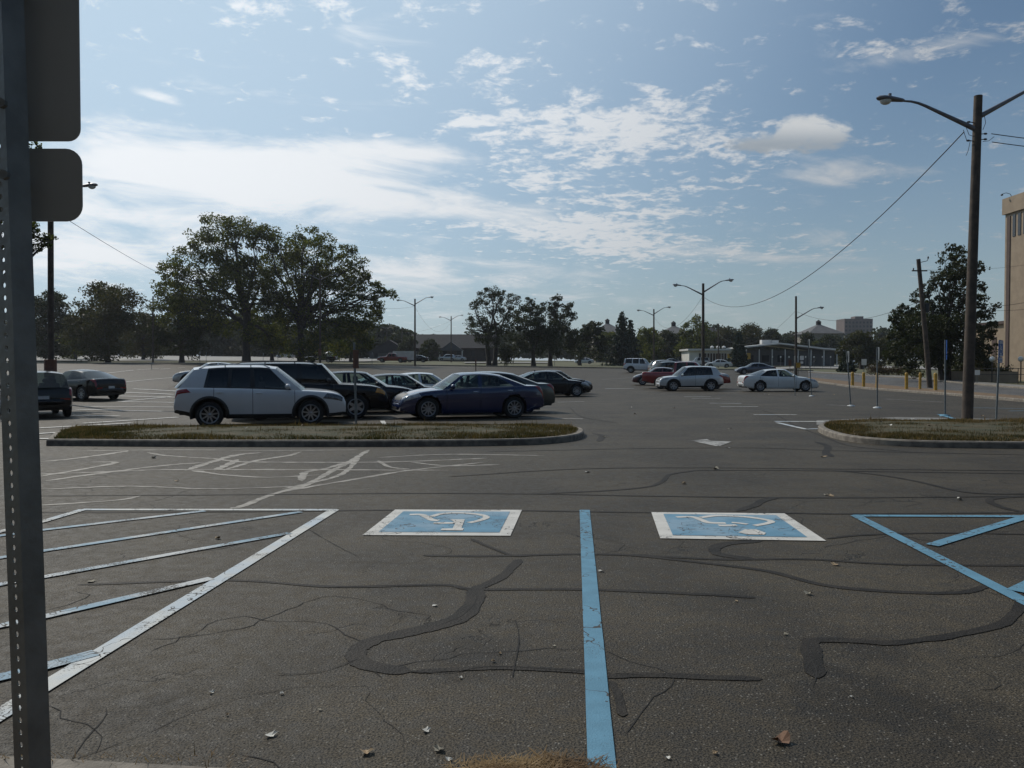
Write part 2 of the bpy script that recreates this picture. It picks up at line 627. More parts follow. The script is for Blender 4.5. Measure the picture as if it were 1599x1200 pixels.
M['tar'] = mat('crack_tar', (.016, .0135, .0105), .7, color2=(.029, .0235, .0175), vscale=4.5, bump=.5, bscale=60, spec=.22, detail=9)
M['paint_blue'] = paint('blue_road_paint', (.125, .28, .385), wear=.27)
M['paint_blue_dusty'] = paint('dusty_blue_road_paint', (.26, .38, .46), wear=.55, dusty=(.54, .55, .54))
M['paint_pale'] = paint('pale_road_paint', (.62, .62, .58), wear=.40, dusty=(.46, .52, .56))
M['paint_bright'] = paint('fresh_white_road_paint', (.72, .70, .65), wear=.1)
M['paint_white'] = paint('white_road_paint', (.62, .60, .55), wear=.32)
M['paint_faded'] = paint('faded_road_paint', (.40, .39, .36), wear=.75)
M['steel'] = mat('galvanised_steel', (.17, .19, .195), .5, .3, 8, .1, 60, metal=.35)
M['sign_back'] = mat('bare_sign_back', (.25, .275, .28), .45, .12, 3, 0, 10, metal=.1)
M['wood'] = mat('weathered_pole_wood', (.085, .062, .045), .85, color2=(.05, .038, .03), vscale=4, bump=.5, bscale=18)
M['lamp_metal'] = mat('lamp_metal', (.17, .16, .17), .45, .2, 5, metal=.5)
M['black'] = mat('black_rubber', (.012, .012, .012), .7, .3, 8)
M['trim'] = mat('black_trim', (.018, .018, .019), .5, .2, 6)
M['cable'] = mat('cable_black', (.02, .02, .022), .6)
M['bark'] = mat('bark', (.050, .040, .032), .9, color2=(.028, .023, .019), vscale=3, bump=.7, bscale=9)
M['glass_lens'] = mat('lamp_lens', (.55, .55, .52), .15, .1, 10)
M['yellow'] = mat('yellow_bollard_paint', (.50, .29, .03), .6, .3, 5)
M['sign_blue'] = mat('blue_sign_face', (.012, .09, .36), .45, .1, 4)
M['sign_white'] = mat('white_sign_face', (.72, .72, .70), .5, .08, 4)
M['rust'] = mat('rust_brown_paint', (.16, .065, .035), .75, color2=(.09, .04, .028), vscale=5)

# ------------------------------------------------------------------ ground, lot, roads, kerbs
rng = random.Random(7)


def resample(P, step):
    P = [Vector(p) for p in P]
    out = [P[0]]
    for a, b in zip(P[:-1], P[1:]):
        n = max(1, int(math.ceil((b - a).length / step)))
        for k in range(1, n + 1):
            out.append(a.lerp(b, k / n))
    return out


def smooth_line(P, k=4):
    """Catmull-Rom through xy points"""
    P = [Vector((p[0], p[1])) for p in P]
    Q = [P[0] * 2 - P[1]] + P + [P[-1] * 2 - P[-2]]
    out = []
    for i in range(1, len(Q) - 2):
        a, b, c, d = Q[i - 1], Q[i], Q[i + 1], Q[i + 2]
        for s in range(k):
            t = s / k
            out.append(0.5 * (2 * b + (c - a) * t + (2 * a - 5 * b + 4 * c - d) * t * t + (3 * b - a - 3 * c + d) * t ** 3))
    out.append(P[-1])
    return out


def lift(Y):
    return max(0.0, Y - 20) * 0.0006


def drape(mb, A, B, dz, n=40, m=4, mi=0):
    """a strip lying on the ground between two xy lines"""
    def even(P, n):
        P = [Vector((p[0], p[1])) for p in P]
        L = [0]
        for a, b in zip(P[:-1], P[1:]):
            L.append(L[-1] + (b - a).length)
        o = []
        for k in range(n + 1):
            s = L[-1] * k / n
            i = min(max(np.searchsorted(L, s) - 1, 0), len(P) - 2)
            f = (s - L[i]) / max(L[i + 1] - L[i], 1e-9)
            o.append(P[i].lerp(P[i + 1], f))
        return o
    A, B = even(A, n), even(B, n)
    rows = []
    for a, b in zip(A, B):
        xs = np.array([a.x + (b.x - a.x) * j / m for j in range(m + 1)])
        ys = np.array([a.y + (b.y - a.y) * j / m for j in range(m + 1)])
        zs = tz(xs, ys)
        rows.append([(x, y, z + dz + lift(y)) for x, y, z in zip(xs, ys, zs)])
    mb.grid(rows, mi)


# the base ground, out to the horizon
gx = [-3000, -1500, -800, -500, -350, -260, -200] + list(np.arange(-160, 161, 3.2)) + [200, 260, 350, 500, 800, 1500, 3000]
gy = [-400, -120, -40] + list(np.arange(-12, 236, 2.5)) + [250, 270, 300, 340, 400, 480, 600, 900, 1500, 2500, 3800]
GX, GY = np.meshgrid(np.array(gx, float), np.array(gy, float))
GZ = tz(GX.ravel(), GY.ravel()).reshape(GX.shape) - 0.05
b = MB()
b.grid([[(GX[i, j], GY[i, j], GZ[i, j]) for j in range(GX.shape[1])] for i in range(GX.shape[0])])
tag(b.build('ground', M['dry_grass_ground'], smooth=True), kind='structure')

EA, EB = at(1270, 597), at(1640, 631)


def lot_right(Y):
    if Y <= EA.y:
        return EA.x + (EB.x - EA.x) * (EA.y - Y) / (EA.y - EB.y)
    return EA.x / EA.y * Y


b = MB()
rows = []
for Y in list(np.arange(2.8, 22, 1.5)) + list(np.arange(22, 118.1, 2.4)):
    xr = lot_right(Y)
    xs = np.linspace(-95, xr, 70)
    ys = np.full_like(xs, Y)
    rows.append([(x, Y, z + lift(Y) * .5) for x, z in zip(xs, tz(xs, ys))])
b.grid(rows)
tag(b.build('parking_lot', M['asphalt'], smooth=True), kind='structure')

P = lambda L: [at(*p) for p in L]
E0 = P([(1262, 596), (1358, 609), (1480, 618), (1640, 632), (1900, 655)])
E1 = P([(1262, 590), (1358, 600), (1460, 609), (1640, 623), (1900, 644)])
E2 = P([(1262, 583), (1340, 587), (1420, 592), (1640, 611), (1900, 632)])
E3 = P([(1262, 581), (1340, 585), (1420, 589), (1640, 606), (1900, 625)])
b = MB()
drape(b, E1, E2, .0, 60, 6)
tag(b.build('road', M['road'], smooth=True), kind='structure')
b = MB()
drape(b, E0, E1, .03, 60, 3)
tag(b.build('verge', M['soil'], smooth=True), kind='structure')
b = MB()
drape(b, E2, E3, .06, 60, 2)
tag(b.build('pavement', M['slab'], smooth=True), kind='structure')
b = MB()
drape(b, P([(1300, 574), (1430, 577), (1560, 581)]), P([(1300, 571), (1430, 573), (1560, 574)]), .02, 40, 4)
drape(b, P([(1205, 578), (1262, 576), (1320, 577)]), P([(1205, 575), (1262, 573), (1320, 573)]), .05, 40, 4)
tag(b.build('forecourt', M['concrete_lot'], smooth=True), kind='structure')
b = MB()
drape(b, P([(-200, 565), (150, 564.5), (420, 565), (570, 565.5), (640, 562)]), P([(-200, 554), (150, 554), (420, 554.5), (570, 556), (640, 557)]), .03, 90, 10)
tag(b.build('far_parking_lot', M['concrete_lot'], smooth=True), kind='structure')
b = MB()
drape(b, P([(620, 562), (720, 561), (760, 561)]), P([(620, 559), (720, 558.5), (760, 559)]), .06, 30, 4)
drape(b, P([(725, 568), (860, 568)]), P([(725, 566.5), (860, 566.5)]), .06, 30, 3)
tag(b.build('driveway', M['concrete_lot'], smooth=True), kind='structure')
# pale concrete apron behind the right-hand island
b = MB()
drape(b, P([(1275, 664), (1400, 662), (1640, 668)]), P([(1275, 657), (1400, 652), (1640, 656)]), .004, 40, 3)
tag(b.build('concrete_apron', M['slab'], smooth=True), kind='structure')


def kerb(name, line, w=.16, h=.13, closed=False, z_in=None):
    """a kerb with a rounded top edge swept along an xy line; inner side on the left of travel"""
    L = [Vector((p[0], p[1])) for p in line]
    n = len(L)
    prof = [(0, -.02), (.006, h * .8), (.03, h), (w - .02, h), (w, h - .015), (w, -.02)]
    rows = []
    for i in range(n):
        a = L[(i - 1) % n] if closed or i > 0 else L[i]
        c = L[(i + 1) % n] if closed or i < n - 1 else L[i]
        d = (c - a).normalized()
        nrm = Vector((-d.y, d.x))
        row = []
        for o, z in prof:
            q = L[i] + nrm * o
            row.append((q.x, q.y, tz1(q.x, q.y) + z + lift(q.y)))
        rows.append(row)
    if closed:
        rows.append(rows[0])
    m_ = MB()
    m_.grid(rows)
    if not closed:
        m_.face(rows[0][::-1])
        m_.face(rows[-1])
    return tag(m_.build(name, M['kerb'], smooth=True, angle=35), kind='structure')


def inset(L, d):
    out = []
    n = len(L)
    for i in range(n):
        t = (L[(i + 1) % n] - L[i - 1]).normalized()
        out.append(L[i] + Vector((-t.y, t.x)) * d)
    return out


def inside(p, poly):
    c = False
    n = len(poly)
    for i in range(n):
        a, b_ = poly[i], poly[(i + 1) % n]
        if (a.y > p[1]) != (b_.y > p[1]) and p[0] < (b_.x - a.x) * (p[1] - a.y) / (b_.y - a.y) + a.x:
            c = not c
    return c


M['grass'] = leaf_mat('island_grass', (.040, .041, .014), (.085, .066, .028), (.15, .105, .05), .25)
M['turf'] = mat('matted_turf', (.038, .040, .014), .95, color2=(.075, .058, .026), vscale=2.2, bump=.6, bscale=40)
M['straw'] = leaf_mat('dry_straw', (.20, .12, .045), (.13, .075, .030), (.30, .20, .09), .2)


def island(px_outline, n_blades, seed, straw_share=.12):
    L = smooth_line([at(*p) for p in px_outline] + [at(*px_outline[0])], 5)[:-1]
    L = [Vector((p.x, p.y)) for p in L]
    area = sum(L[i].x * L[(i + 1) % len(L)].y - L[(i + 1) % len(L)].x * L[i].y for i in range(len(L)))
    if area < 0:
        L.reverse()
    kerb('kerb', L, closed=True)
    I = inset(L, .15)
    c = sum(I, Vector((0, 0))) / len(I)
    m_ = MB()
    rings = []
    for k, z in ((0, .105), (.04, .125), (.12, .15), (.4, .18), (.7, .19), (.98, .19)):
        rings.append([(p.x + (c.x - p.x) * k, p.y + (c.y - p.y) * k, z) for p in I])
    m_.grid(rings, closed=True)
    tag(m_.build('traffic_island', M['turf'], smooth=True), kind='structure')
    r = random.Random(seed)
    g = MB()
    xs = [p.x for p in I]
    ys = [p.y for p in I]
    x0, x1, y0, y1 = max(min(xs), -12), min(max(xs), 15), min(ys), max(ys)
    done = 0
    vs, fs, mi = [], [], []
    while done < n_blades:
        x, y = r.uniform(x0, x1), r.uniform(y0, y1)
        if not inside((x, y), I):
            continue
        done += 1
        clump = .5 + .5 * sin(x * 2.1 + 1.3 * sin(y * 3.1)) * sin(y * 2.7 + 1.7 * sin(x * 1.3))
        if r.random() < .4 * (1 - clump):
            continue
        h = r.uniform(.035, .09) * (.55 + .8 * clump)
        if r.random() < .012:
            h *= 2.2
        a, w = r.uniform(0, 2 * pi), r.uniform(.005, .013)
        lean = r.uniform(0, .06)
        ca, sa = cos(a), sin(a)
        la = r.uniform(0, 2 * pi)
        bb = len(vs)
        z = .13
        vs += [(x - ca * w, y - sa * w, z), (x + ca * w, y + sa * w, z), (x + lean * cos(la), y + lean * sin(la), z + h)]
        fs.append((bb, bb + 1, bb + 2))
        back = (y - y0) / (y1 - y0)
        mi.append(1 if r.random() < straw_share * (2.4 if back > .7 else .7) else 0)
    g.v, g.f, g.mi = vs, fs, mi
    tag(g.build('island_grass', [M['grass'], M['straw']]), kind='stuff')
    return L


island([(72, 696.5), (300, 698), (600, 698), (800, 696), (870, 692), (903, 687), (912, 681), (903, 675), (870, 672),
        (700, 672), (500, 673), (300, 674), (140, 676), (90, 682)], 75000, 3)
island([(1286, 667), (1277, 673), (1290, 681), (1320, 689), (1360, 694), (1420, 698), (1500, 700), (1650, 701), (1800, 700),
        (1850, 685), (1800, 668), (1650, 665), (1500, 664), (1400, 664), (1320, 664)], 90000, 5, .22)

kerb('kerb', resample([Vector((-95, 118.0)), Vector((EA.x / EA.y * 118, 118.0))], 4), .2, .14)
kerb('kerb', [Vector((p.x, p.y)) for p in resample(E0, 2)], .18, .13)
kerb('kerb', [Vector((p.x, p.y)) for p in resample(E2, 2)], .18, .13)

# the kerb and the bare verge at the photographer's feet
A = Vector(((80 - 800) / F * 2.97, 2.97))
Bq = Vector(((330 - 800) / F * 2.905, 2.905))
d = (Bq - A).normalized()
fk = [A - d * 4, A, Bq, Bq + d * 6]
kerb('kerb', [Vector((p.x, p.y)) for p in resample([Vector((q.x, q.y, 0)) for q in fk][::-1], .5)], .16, .12)
b = MB()
nv = Vector((d.y, -d.x))
q0, q1 = fk[0] + nv * .155, fk[-1] + nv * .155
b.grid([[(q0.x, q0.y, .10), (q1.x, q1.y, .10)], [(q0.x - .1, q0.y - 8, .10), (q1.x - .1, q1.y - 8, .10)]])
b.face([(q0.x, q0.y, .10), (q1.x, q1.y, .10), (q1.x, q1.y, -.05), (q0.x, q0.y, -.05)])
tag(b.build('verge', M['soil']), kind='structure')

# dry straw caught on the asphalt at the kerb
r = random.Random(11)
g = MB()
for k in range(3800):
    x = r.gauss(.09, .17)
    y = 2.98 + r.random() ** 1.5 * .20 * r.uniform(.5, 1) + max(0, .06 - abs(x - .17)) * .6
    if abs(x - .08) > .34:
        continue
    z = r.uniform(0.002, .022) * max(.15, 1 - abs(x - .12) / .3)
    a = r.uniform(0, 2 * pi)
    l, w = r.uniform(.015, .07), r.uniform(.0012, .003)
    tl = r.gauss(0, .35)
    p0 = Vector((x, y, z + .004))
    dd = Vector((cos(a) * l, sin(a) * l, abs(tl) * l * .6))
    s = Vector((-sin(a) * w, cos(a) * w, 0))
    g.face([p0 - s, p0 + s, p0 + dd + s * .5, p0 + dd - s * .5])
tag(g.build('dry_straw', M['straw']), kind='stuff')
g = MB()
for k in range(420):
    x = r.uniform(-2.1, -1.0)
    y = 2.96 + r.gauss(0.03, .05)
    a = r.uniform(0, 2 * pi)
    l, w = r.uniform(.02, .09), r.uniform(.001, .0025)
    z = .12 if y < 2.97 else .004
    p0 = Vector((x, y, z))
    dd = Vector((cos(a) * l * .6, sin(a) * l * .6, l * r.uniform(.1, .8)))
    s = Vector((-sin(a) * w, cos(a) * w, 0))
    g.face([p0 - s, p0 + s, p0 + dd])
tag(g.build('weeds', [M['straw']]), kind='stuff')


# ------------------------------------------------------------------ markings and crack sealing
def ribbon(mb, line, w, dz, wobble=0.0, step=.5, seed=0, ends=1.0):
    L = [Vector((p[0], p[1])) for p in line]
    L = [Vector((p.x, p.y)) for p in resample([Vector((q.x, q.y, 0)) for q in L], step)]
    r = random.Random(seed)
    rows = []
    n = len(L)
    ww = 1.0
    drift = 0.0
    for i in range(n):
        d = (L[min(i + 1, n - 1)] - L[max(i - 1, 0)]).normalized()
        nr = Vector((-d.y, d.x))
        ww = ww * .7 + .3 * (1 + r.uniform(-1, 1) * wobble * 2)
        e = 1.0 if 0 < i < n - 1 else ends
        if ends < 1.0:
            e = min(1.0, .18 + .82 * min(i, n - 1 - i) * step / (w * 3.0))
            drift = .85 * drift + r.uniform(-1, 1) * .05
            e *= max(.7, 1 + drift)
        off = r.uniform(-1, 1) * wobble * w * .3
        a, c = L[i] + nr * (w / 2 * ww * e + off), L[i] - nr * (w / 2 * ww * e - off)
        rows.append([(a.x, a.y, tz1(a.x, a.y) + dz + lift(a.y)), (c.x, c.y, tz1(c.x, c.y) + dz + lift(c.y))])
    mb.grid(rows)


def tar(lines, seed):
    m_ = MB()
    for k, (w, pts) in enumerate(lines):
        L = smooth_line([at(*p) for p in pts], 8)
        ribbon(m_, L, w, .0035 + .0007 * k / len(lines) + .0002 * (seed % 3), .13, .16, seed + k, .5)
    return tag(m_.build('crack_sealing', M['tar']), kind='structure')


tar([(.085, [(812, 874), (800, 886), (784, 901), (758, 914), (738, 921)]),
     (.125, [(742, 918), (741, 940), (718, 965), (685, 977), (641, 988), (590, 999), (562, 1012), (556, 1024), (566, 1036), (594, 1044), (640, 1050)]),
     (.05, [(640, 1050), (777, 1044), (900, 1049), (953, 1057), (1000, 1055)]),
     (.06, [(950, 1057), (1010, 1055), (1120, 1059), (1190, 1061)]),
     (.10, [(1276, 1060), (1268, 1030), (1266, 1008), (1264, 998)]),
     (.075, [(1262, 1000), (1320, 1001), (1390, 1005), (1440, 1000), (1483, 994), (1560, 977), (1586, 957), (1602, 934), (1640, 915)]),
     (.05, [(955, 1065), (966, 1090), (972, 1120)])], 1)
tar([(.05, [(120, 914), (360, 907), (520, 917), (690, 914), (741, 921), (908, 921), (1100, 929), (1180, 934)]),
     (.055, [(660, 868), (735, 869), (812, 868), (900, 866), (1000, 868), (1120, 874), (1260, 874), (1400, 882), (1640, 884)]),
     (.06, [(960, 866), (1010, 870), (1100, 880), (1200, 893), (1290, 915), (1400, 925), (1500, 926), (1545, 914)]),
     (.10, [(1190, 845), (1140, 849), (1118, 855), (1116, 862), (1130, 868), (1180, 874)]),
     (.05, [(735, 842), (765, 855), (800, 868), (830, 868)]),
     (.045, [(1290, 842), (1350, 836), (1480, 833), (1640, 836)])], 21)
tar([(.055, [(60, 801), (340, 800), (640, 797), (815, 798), (1017, 801), (1222, 802), (1330, 803), (1640, 801)]),
     (.055, [(60, 775), (380, 773), (640, 771), (840, 772), (1000, 775), (1300, 778), (1640, 775)]),
     (.065, [(832, 772), (900, 769), (960, 766), (1015, 760), (1036, 751), (1045, 742), (1075, 737), (1110, 735), (1300, 736), (1640, 741)]),
     (.11, [(1150, 799), (1178, 790), (1192, 782), (1215, 777)]),
     (.07, [(1300, 735), (1370, 742), (1430, 752), (1500, 768), (1560, 772), (1640, 771)]),
     (.10, [(1640, 773), (1560, 778), (1545, 783), (1565, 793), (1600, 801)]),
     (.05, [(700, 745), (900, 733), (1080, 731), (1300, 733), (1640, 736)])], 41)
tar([(.05, [(1190, 641), (1215, 650), (1240, 664), (1290, 684), (1330, 697), (1420, 706)]),
     (.14, [(1272, 690), (1292, 697), (1290, 708), (1300, 714)]),
     (.05, [(760, 706), (1000, 701), (1180, 700), (1300, 704), (1640, 712)]),
     (.05, [(890, 637), (905, 650), (935, 657), (965, 661)]),
     (.14, [(925, 677), (940, 681), (935, 690)]),
     (.04, [(960, 640), (1100, 642), (1300, 647), (1500, 650)])], 61)
# crack sealing in the left aisle, its sky reflection painted as pale colour
M['tar_sky_sheen'] = mat('sky_sheen_crack_tar', (.30, .275, .235), .7, color2=(.15, .135, .11), vscale=5, bump=.3, bscale=40, spec=.5)
m_ = MB()
for k, (w, pts) in enumerate([
    (.10, [(576, 703), (545, 722), (520, 735), (490, 752), (470, 760), (430, 771), (380, 790), (360, 795)]),
    (.09, [(545, 721), (510, 732), (478, 738), (470, 752)]), (.08, [(560, 715), (535, 740), (480, 756), (440, 764)]),
    (.06, [(40, 742), (150, 738), (260, 734), (480, 734), (700, 735)]), (.07, [(60, 722), (120, 716), (185, 707), (200, 704)]),
    (.08, [(290, 735), (330, 722), (370, 711), (410, 707)]), (.06, [(330, 716), (360, 720), (400, 722), (600, 722), (760, 716)]),
    (.08, [(335, 735), (360, 724), (372, 718)]), (.06, [(60, 745), (130, 733), (180, 723), (140, 722)]), (.05, [(230, 707), (260, 712), (340, 717)]),
    (.05, [(430, 770), (560, 748), (640, 735), (760, 722)]), (.05, [(590, 720), (610, 730), (640, 733)]), (.04, [(220, 775), (180, 782), (60, 790)]),
    (.05, [(590, 715), (700, 710), (850, 712)]), (.05, [(120, 705), (260, 703), (420, 704), (560, 703)]), (.06, [(70, 752), (140, 742), (250, 728), (330, 722)]), (.05, [(300, 735), (350, 742), (420, 746), (500, 742)]),
    (.05, [(640, 722), (700, 728), (780, 726)]), (.04, [(60, 765), (200, 760), (330, 764), (470, 760)]), (.06, [(350, 735), (400, 720), (450, 712), (470, 706)])]):
    ribbon(m_, smooth_line([at(*p) for p in pts], 8), w * (1.7 if k > 2 else 1.0), .003 + .0006 * k / 14, .35, .1, 90 + k, .4)
tag(m_.build('crack_sealing', M['tar_sky_sheen']), kind='structure')


# hairline cracks that nobody has sealed yet
M['crack'] = mat('open_crack', (.018, .016, .014), .95)
m_ = MB()
r = random.Random(77)
for k in range(38):
    if k < 24:
        p = at(r.uniform(80, 1590), r.uniform(700, 1180))
    else:
        p = at(r.uniform(60, 1500), r.uniform(690, 800))
    a = r.choice((0, 0, .2, -.25, 1.2, 1.8)) + r.gauss(0, .25)
    L = [Vector((p.x, p.y))]
    for q in range(r.randint(10, 34)):
        a += r.gauss(0, .33)
        if r.random() < .08:
            a += r.choice((-.9, .9))
        L.append(L[-1] + Vector((cos(a), sin(a))) * .085)
    ribbon(m_, L, r.uniform(.003, .0065), .0028, .5, .06, k, .3)
for pts in ([(640, 1050), (700, 1052), (770, 1042), (905, 1049), (1010, 1056)], [(741, 921), (744, 938), (722, 962), (690, 976)], [(1264, 998), (1262, 1020), (1275, 1050), (1268, 1075)],
            [(735, 842), (752, 850), (790, 866)], [(520, 918), (640, 915), (740, 921)], [(800, 1060), (810, 1000), (805, 970)], [(430, 1055), (500, 1050), (560, 1030)], [(470, 820), (520, 850), (560, 870)]):
    ribbon(m_, smooth_line([at(*p) for p in pts], 6), .006, .0050, .6, .05, 5, .3)
tag(m_.build('crack', M['crack']), kind='structure')


def marking(name, material, lines, dz=.008):
    m_ = MB()
    for k, (w, pts) in enumerate(lines):
        ribbon(m_, [at(*p) for p in pts], w, dz + .0006 * k, .02, .3, k)
    return tag(m_.build(name, M[material]), kind='structure')


marking('stall_line', 'paint_blue', [(.112, [(913, 797.5), (941, 1215)])])
marking('stall_line', 'paint_blue', [(.115, [(1336, 806), (1620, 951)]), (.10, [(1334, 806.5), (1700, 808)]), (.115, [(1455, 853), (1610, 806)]), (.115, [(1585, 925), (1640, 898)])])
marking('stall_line', 'paint_pale', [(.115, [(522, 797), (80, 1068), (-60, 1155)]), (.09, [(526, 797.5), (128, 797)]), (.10, [(130, 797), (66, 816), (-60, 846)])])
marking('stall_line', 'paint_blue_dusty', [(.09, [(320, 799), (66, 829), (-60, 846)]), (.09, [(470, 800.5), (66, 862), (-60, 882)]), (.09, [(452, 834), (66, 903), (-60, 925)]),
                                          (.095, [(330, 905), (66, 966), (-60, 992)]), (.115, [(150, 1022), (60, 1046), (-40, 1070)])], .0083)


def symbol_panel(corners, strokes, blocks, seed):
    c = [at(*p) for p in corners]
    g_ = lambda a, b_: c[0].lerp(c[1], a).lerp(c[3].lerp(c[2], a), b_)
    m_ = MB()

    def quad(a0, b0, a1, b1, z, mi):
        n = 8
        m_.grid([[g_(a0 + (a1 - a0) * i / n, b0 + (b1 - b0) * j / n) + Vector((0, 0, z)) for j in range(n + 1)] for i in range(n + 1)], mi)
    quad(0, 0, 1, 1, .0075, 0)
    quad(.085, .09, .915, .90, .0105, 1)
    o = m_.build('accessible_symbol', [M['paint_white'], M['paint_blue_dusty2']])
    tag(o, kind='structure')
    s_ = MB()
    for k, (w, pts) in enumerate(strokes):
        ribbon(s_, smooth_line([at(*p) for p in pts], 4), w, .0135 + .0004 * k, .08, .08, seed + k)
    for k, bl in enumerate(blocks):
        s_.face([at(*p) + Vector((0, 0, .0155 + .0004 * k)) for p in bl])
    tag(s_.build('accessible_symbol_pictogram', M['paint_white']), kind='structure')


M['paint_blue_dusty2'] = paint('worn_blue_panel_paint', (.13, .28, .39), wear=.36, dusty=(.21, .32, .40))
q1 = lambda x, y: (560 + x * 260 / 1599, 780 + y * 80 / 492)
q2 = lambda x, y: (1000 + x * 300 / 1599, 780 + y * 80 / 426)
symbol_panel([(617, 797), (815, 797.5), (797, 838), (566, 837)],
             [(.075, [q1(490, 158), q1(600, 158), q1(660, 185), q1(710, 210), q1(770, 216)]), (.075, [q1(720, 240), q1(830, 240), q1(940, 238)]),
              (.07, [q1(700, 178), q1(800, 150), q1(950, 142), q1(1100, 150), q1(1200, 168), q1(1225, 190), q1(1150, 218), q1(1060, 238)])],
             [[q1(880, 206), q1(1020, 206), q1(985, 300), q1(900, 300), q1(930, 240)], [q1(800, 296), q1(1010, 292), q1(1000, 314), q1(785, 312)]], 3)
symbol_panel([(1017, 801), (1225, 803), (1290, 846), (1031, 842)],
             [(.075, [q2(300, 158), q2(430, 156), q2(500, 178), q2(570, 204), q2(710, 208)]), (.075, [q2(650, 228), q2(720, 228), q2(800, 226)]),
              (.07, [q2(500, 162), q2(640, 146), q2(860, 155), q2(1030, 178), q2(1090, 196), q2(1040, 214), q2(950, 230)]),
              (.06, [q2(760, 204), q2(830, 210), q2(890, 219)])],
             [[q2(870, 262), q2(960, 262), q2(1045, 292), q2(1030, 308), q2(890, 304), q2(815, 288)]], 13)

# faded arrow in the aisle
b = MB()
b.face([at(*p) + Vector((0, 0, .008)) for p in ((1079, 689), (1104, 686.5), (1124, 696), (1118, 697.5))])
b.face([at(*p) + Vector((0, 0, .0085)) for p in ((1104, 689), (1142, 690.5), (1124, 697.5))])
tag(b.build('road_arrow', M['paint_faded']), kind='structure')

# stall lines in the rest of the lot
c3 = lambda x, y: (x * .1876, 540 + y * .1876)
marking('stall_line', 'paint_bright', [(.19, [c3(*a), c3(*e)]) for a, e in [
    ((850, 238), (1110, 208)), ((960, 315), (1440, 270)), ((1110, 364), (1480, 383)), ((1000, 424), (1480, 434)), ((990, 470), (1420, 428)),
    ((1010, 392), (1440, 410)), ((980, 468), (1480, 478)), ((700, 512), (1480, 516)), ((640, 535), (1350, 551)), ((600, 586), (990, 590)), ((700, 650), (1480, 600)),
    ((330, 690), (1100, 648)), ((310, 738), (900, 700)), ((1110, 728), (1700, 722)), ((300, 780), (620, 780)), ((1140, 205), (1320, 195)), ((300, 200), (520, 196)), ((300, 235), (700, 225)),
    ((1340, 200), (1420, 194)), ((1480, 190), (1540, 187))]], .01)
marking('stall_line', 'paint_white', [(.11, [(556, 669.5), (700, 668), (892, 666)]), (.13, [(597, 658), (603, 668)]), (.11, [(700, 651), (910, 655)]), (.1, [(870, 629), (912, 628)])], .01)
marking('stall_line', 'paint_pale', [(.21, [(1210, 659), (1287, 659)]), (.16, [(1177, 648.5), (1244, 648.5)]), (.13, [(1214, 661), (1258, 671), (1290, 670)]),
                                     (.16, [(1125, 636), (1184, 636)]), (.16, [(1108, 630.5), (1158, 631)]), (.16, [(1080, 623), (1125, 623)]), (.16, [(1068, 620.5), (1110, 620.5)]), (.3, [(945, 608), (990, 608)])], .01)
marking('stall_line', 'paint_blue', [(.14, [(1466, 648), (1490, 655)]), (.14, [(1528, 657), (1575, 665)]), (.12, [(1520, 638), (1640, 640)]), (.12, [(1575, 643), (1640, 642)])], .016)
marking('stall_line', 'paint_faded', [(.12, [(1383, 624), (1475, 629)]), (.12, [(1290, 633), (1327, 635)]), (.10, [(940, 594), (1000, 590)])], .012)

# ------------------------------------------------------------------ cars
def pchip(pts):
    x = np.array([p[0] for p in pts], float)
    y = np.array([p[1] for p in pts], float)
    h = np.diff(x)
    d = np.diff(y) / h
    m = np.zeros_like(x)
    m[0], m[-1] = d[0], d[-1]
    for i in range(1, len(x) - 1):
        if d[i - 1] * d[i] > 0:
            w1, w2 = 2 * h[i] + h[i - 1], h[i] + 2 * h[i - 1]
            m[i] = (w1 + w2) / (w1 / d[i - 1] + w2 / d[i])

    def f(q):
        q = min(max(q, x[0]), x[-1])
        i = min(int(np.searchsorted(x, q, side='right')) - 1, len(x) - 2)
        i = max(i, 0)
        t = (q - x[i]) / h[i]
        return float((2 * t**3 - 3 * t**2 + 1) * y[i] + (t**3 - 2 * t**2 + t) * h[i] * m[i] + (-2 * t**3 + 3 * t**2) * y[i + 1] + (t**3 - t**2) * h[i] * m[i + 1])
    return f


SEDAN = dict(L=4.65, H=1.43, W=1.82, wb=2.78, uw=1.02, r=.335,
    zs=[(0, .62), (.03, .80), (.09, .955), (.20, 1.01), (.7, 1.015), (1.2, .985), (2.2, .95), (3.0, .925), (3.4, .905), (3.9, .86), (4.25, .785), (4.5, .69), (4.6, .61), (4.65, .52)],
    zb=[(0, .34), (.3, .26), (.8, .19), (3.9, .18), (4.3, .20), (4.65, .26)],
    crown=[(0, 0), (.1, .03), (.6, .04), (3.4, .06), (4.2, .05), (4.5, .03), (4.65, 0)],
    zr=[(1.35, 1.30), (1.7, 1.355), (2.1, 1.382), (2.5, 1.365), (2.75, 1.33)], rc=.062, yr=.60,
    lines=[(.62, 1.38), (1.02, 1.52), (2.08, 2.06), (2.20, 2.16), (3.14, 2.58), (3.34, 2.72)], cells='PGPGP', doors=(1.02, 2.13, 3.22), seats=((2.45, 1.5)))
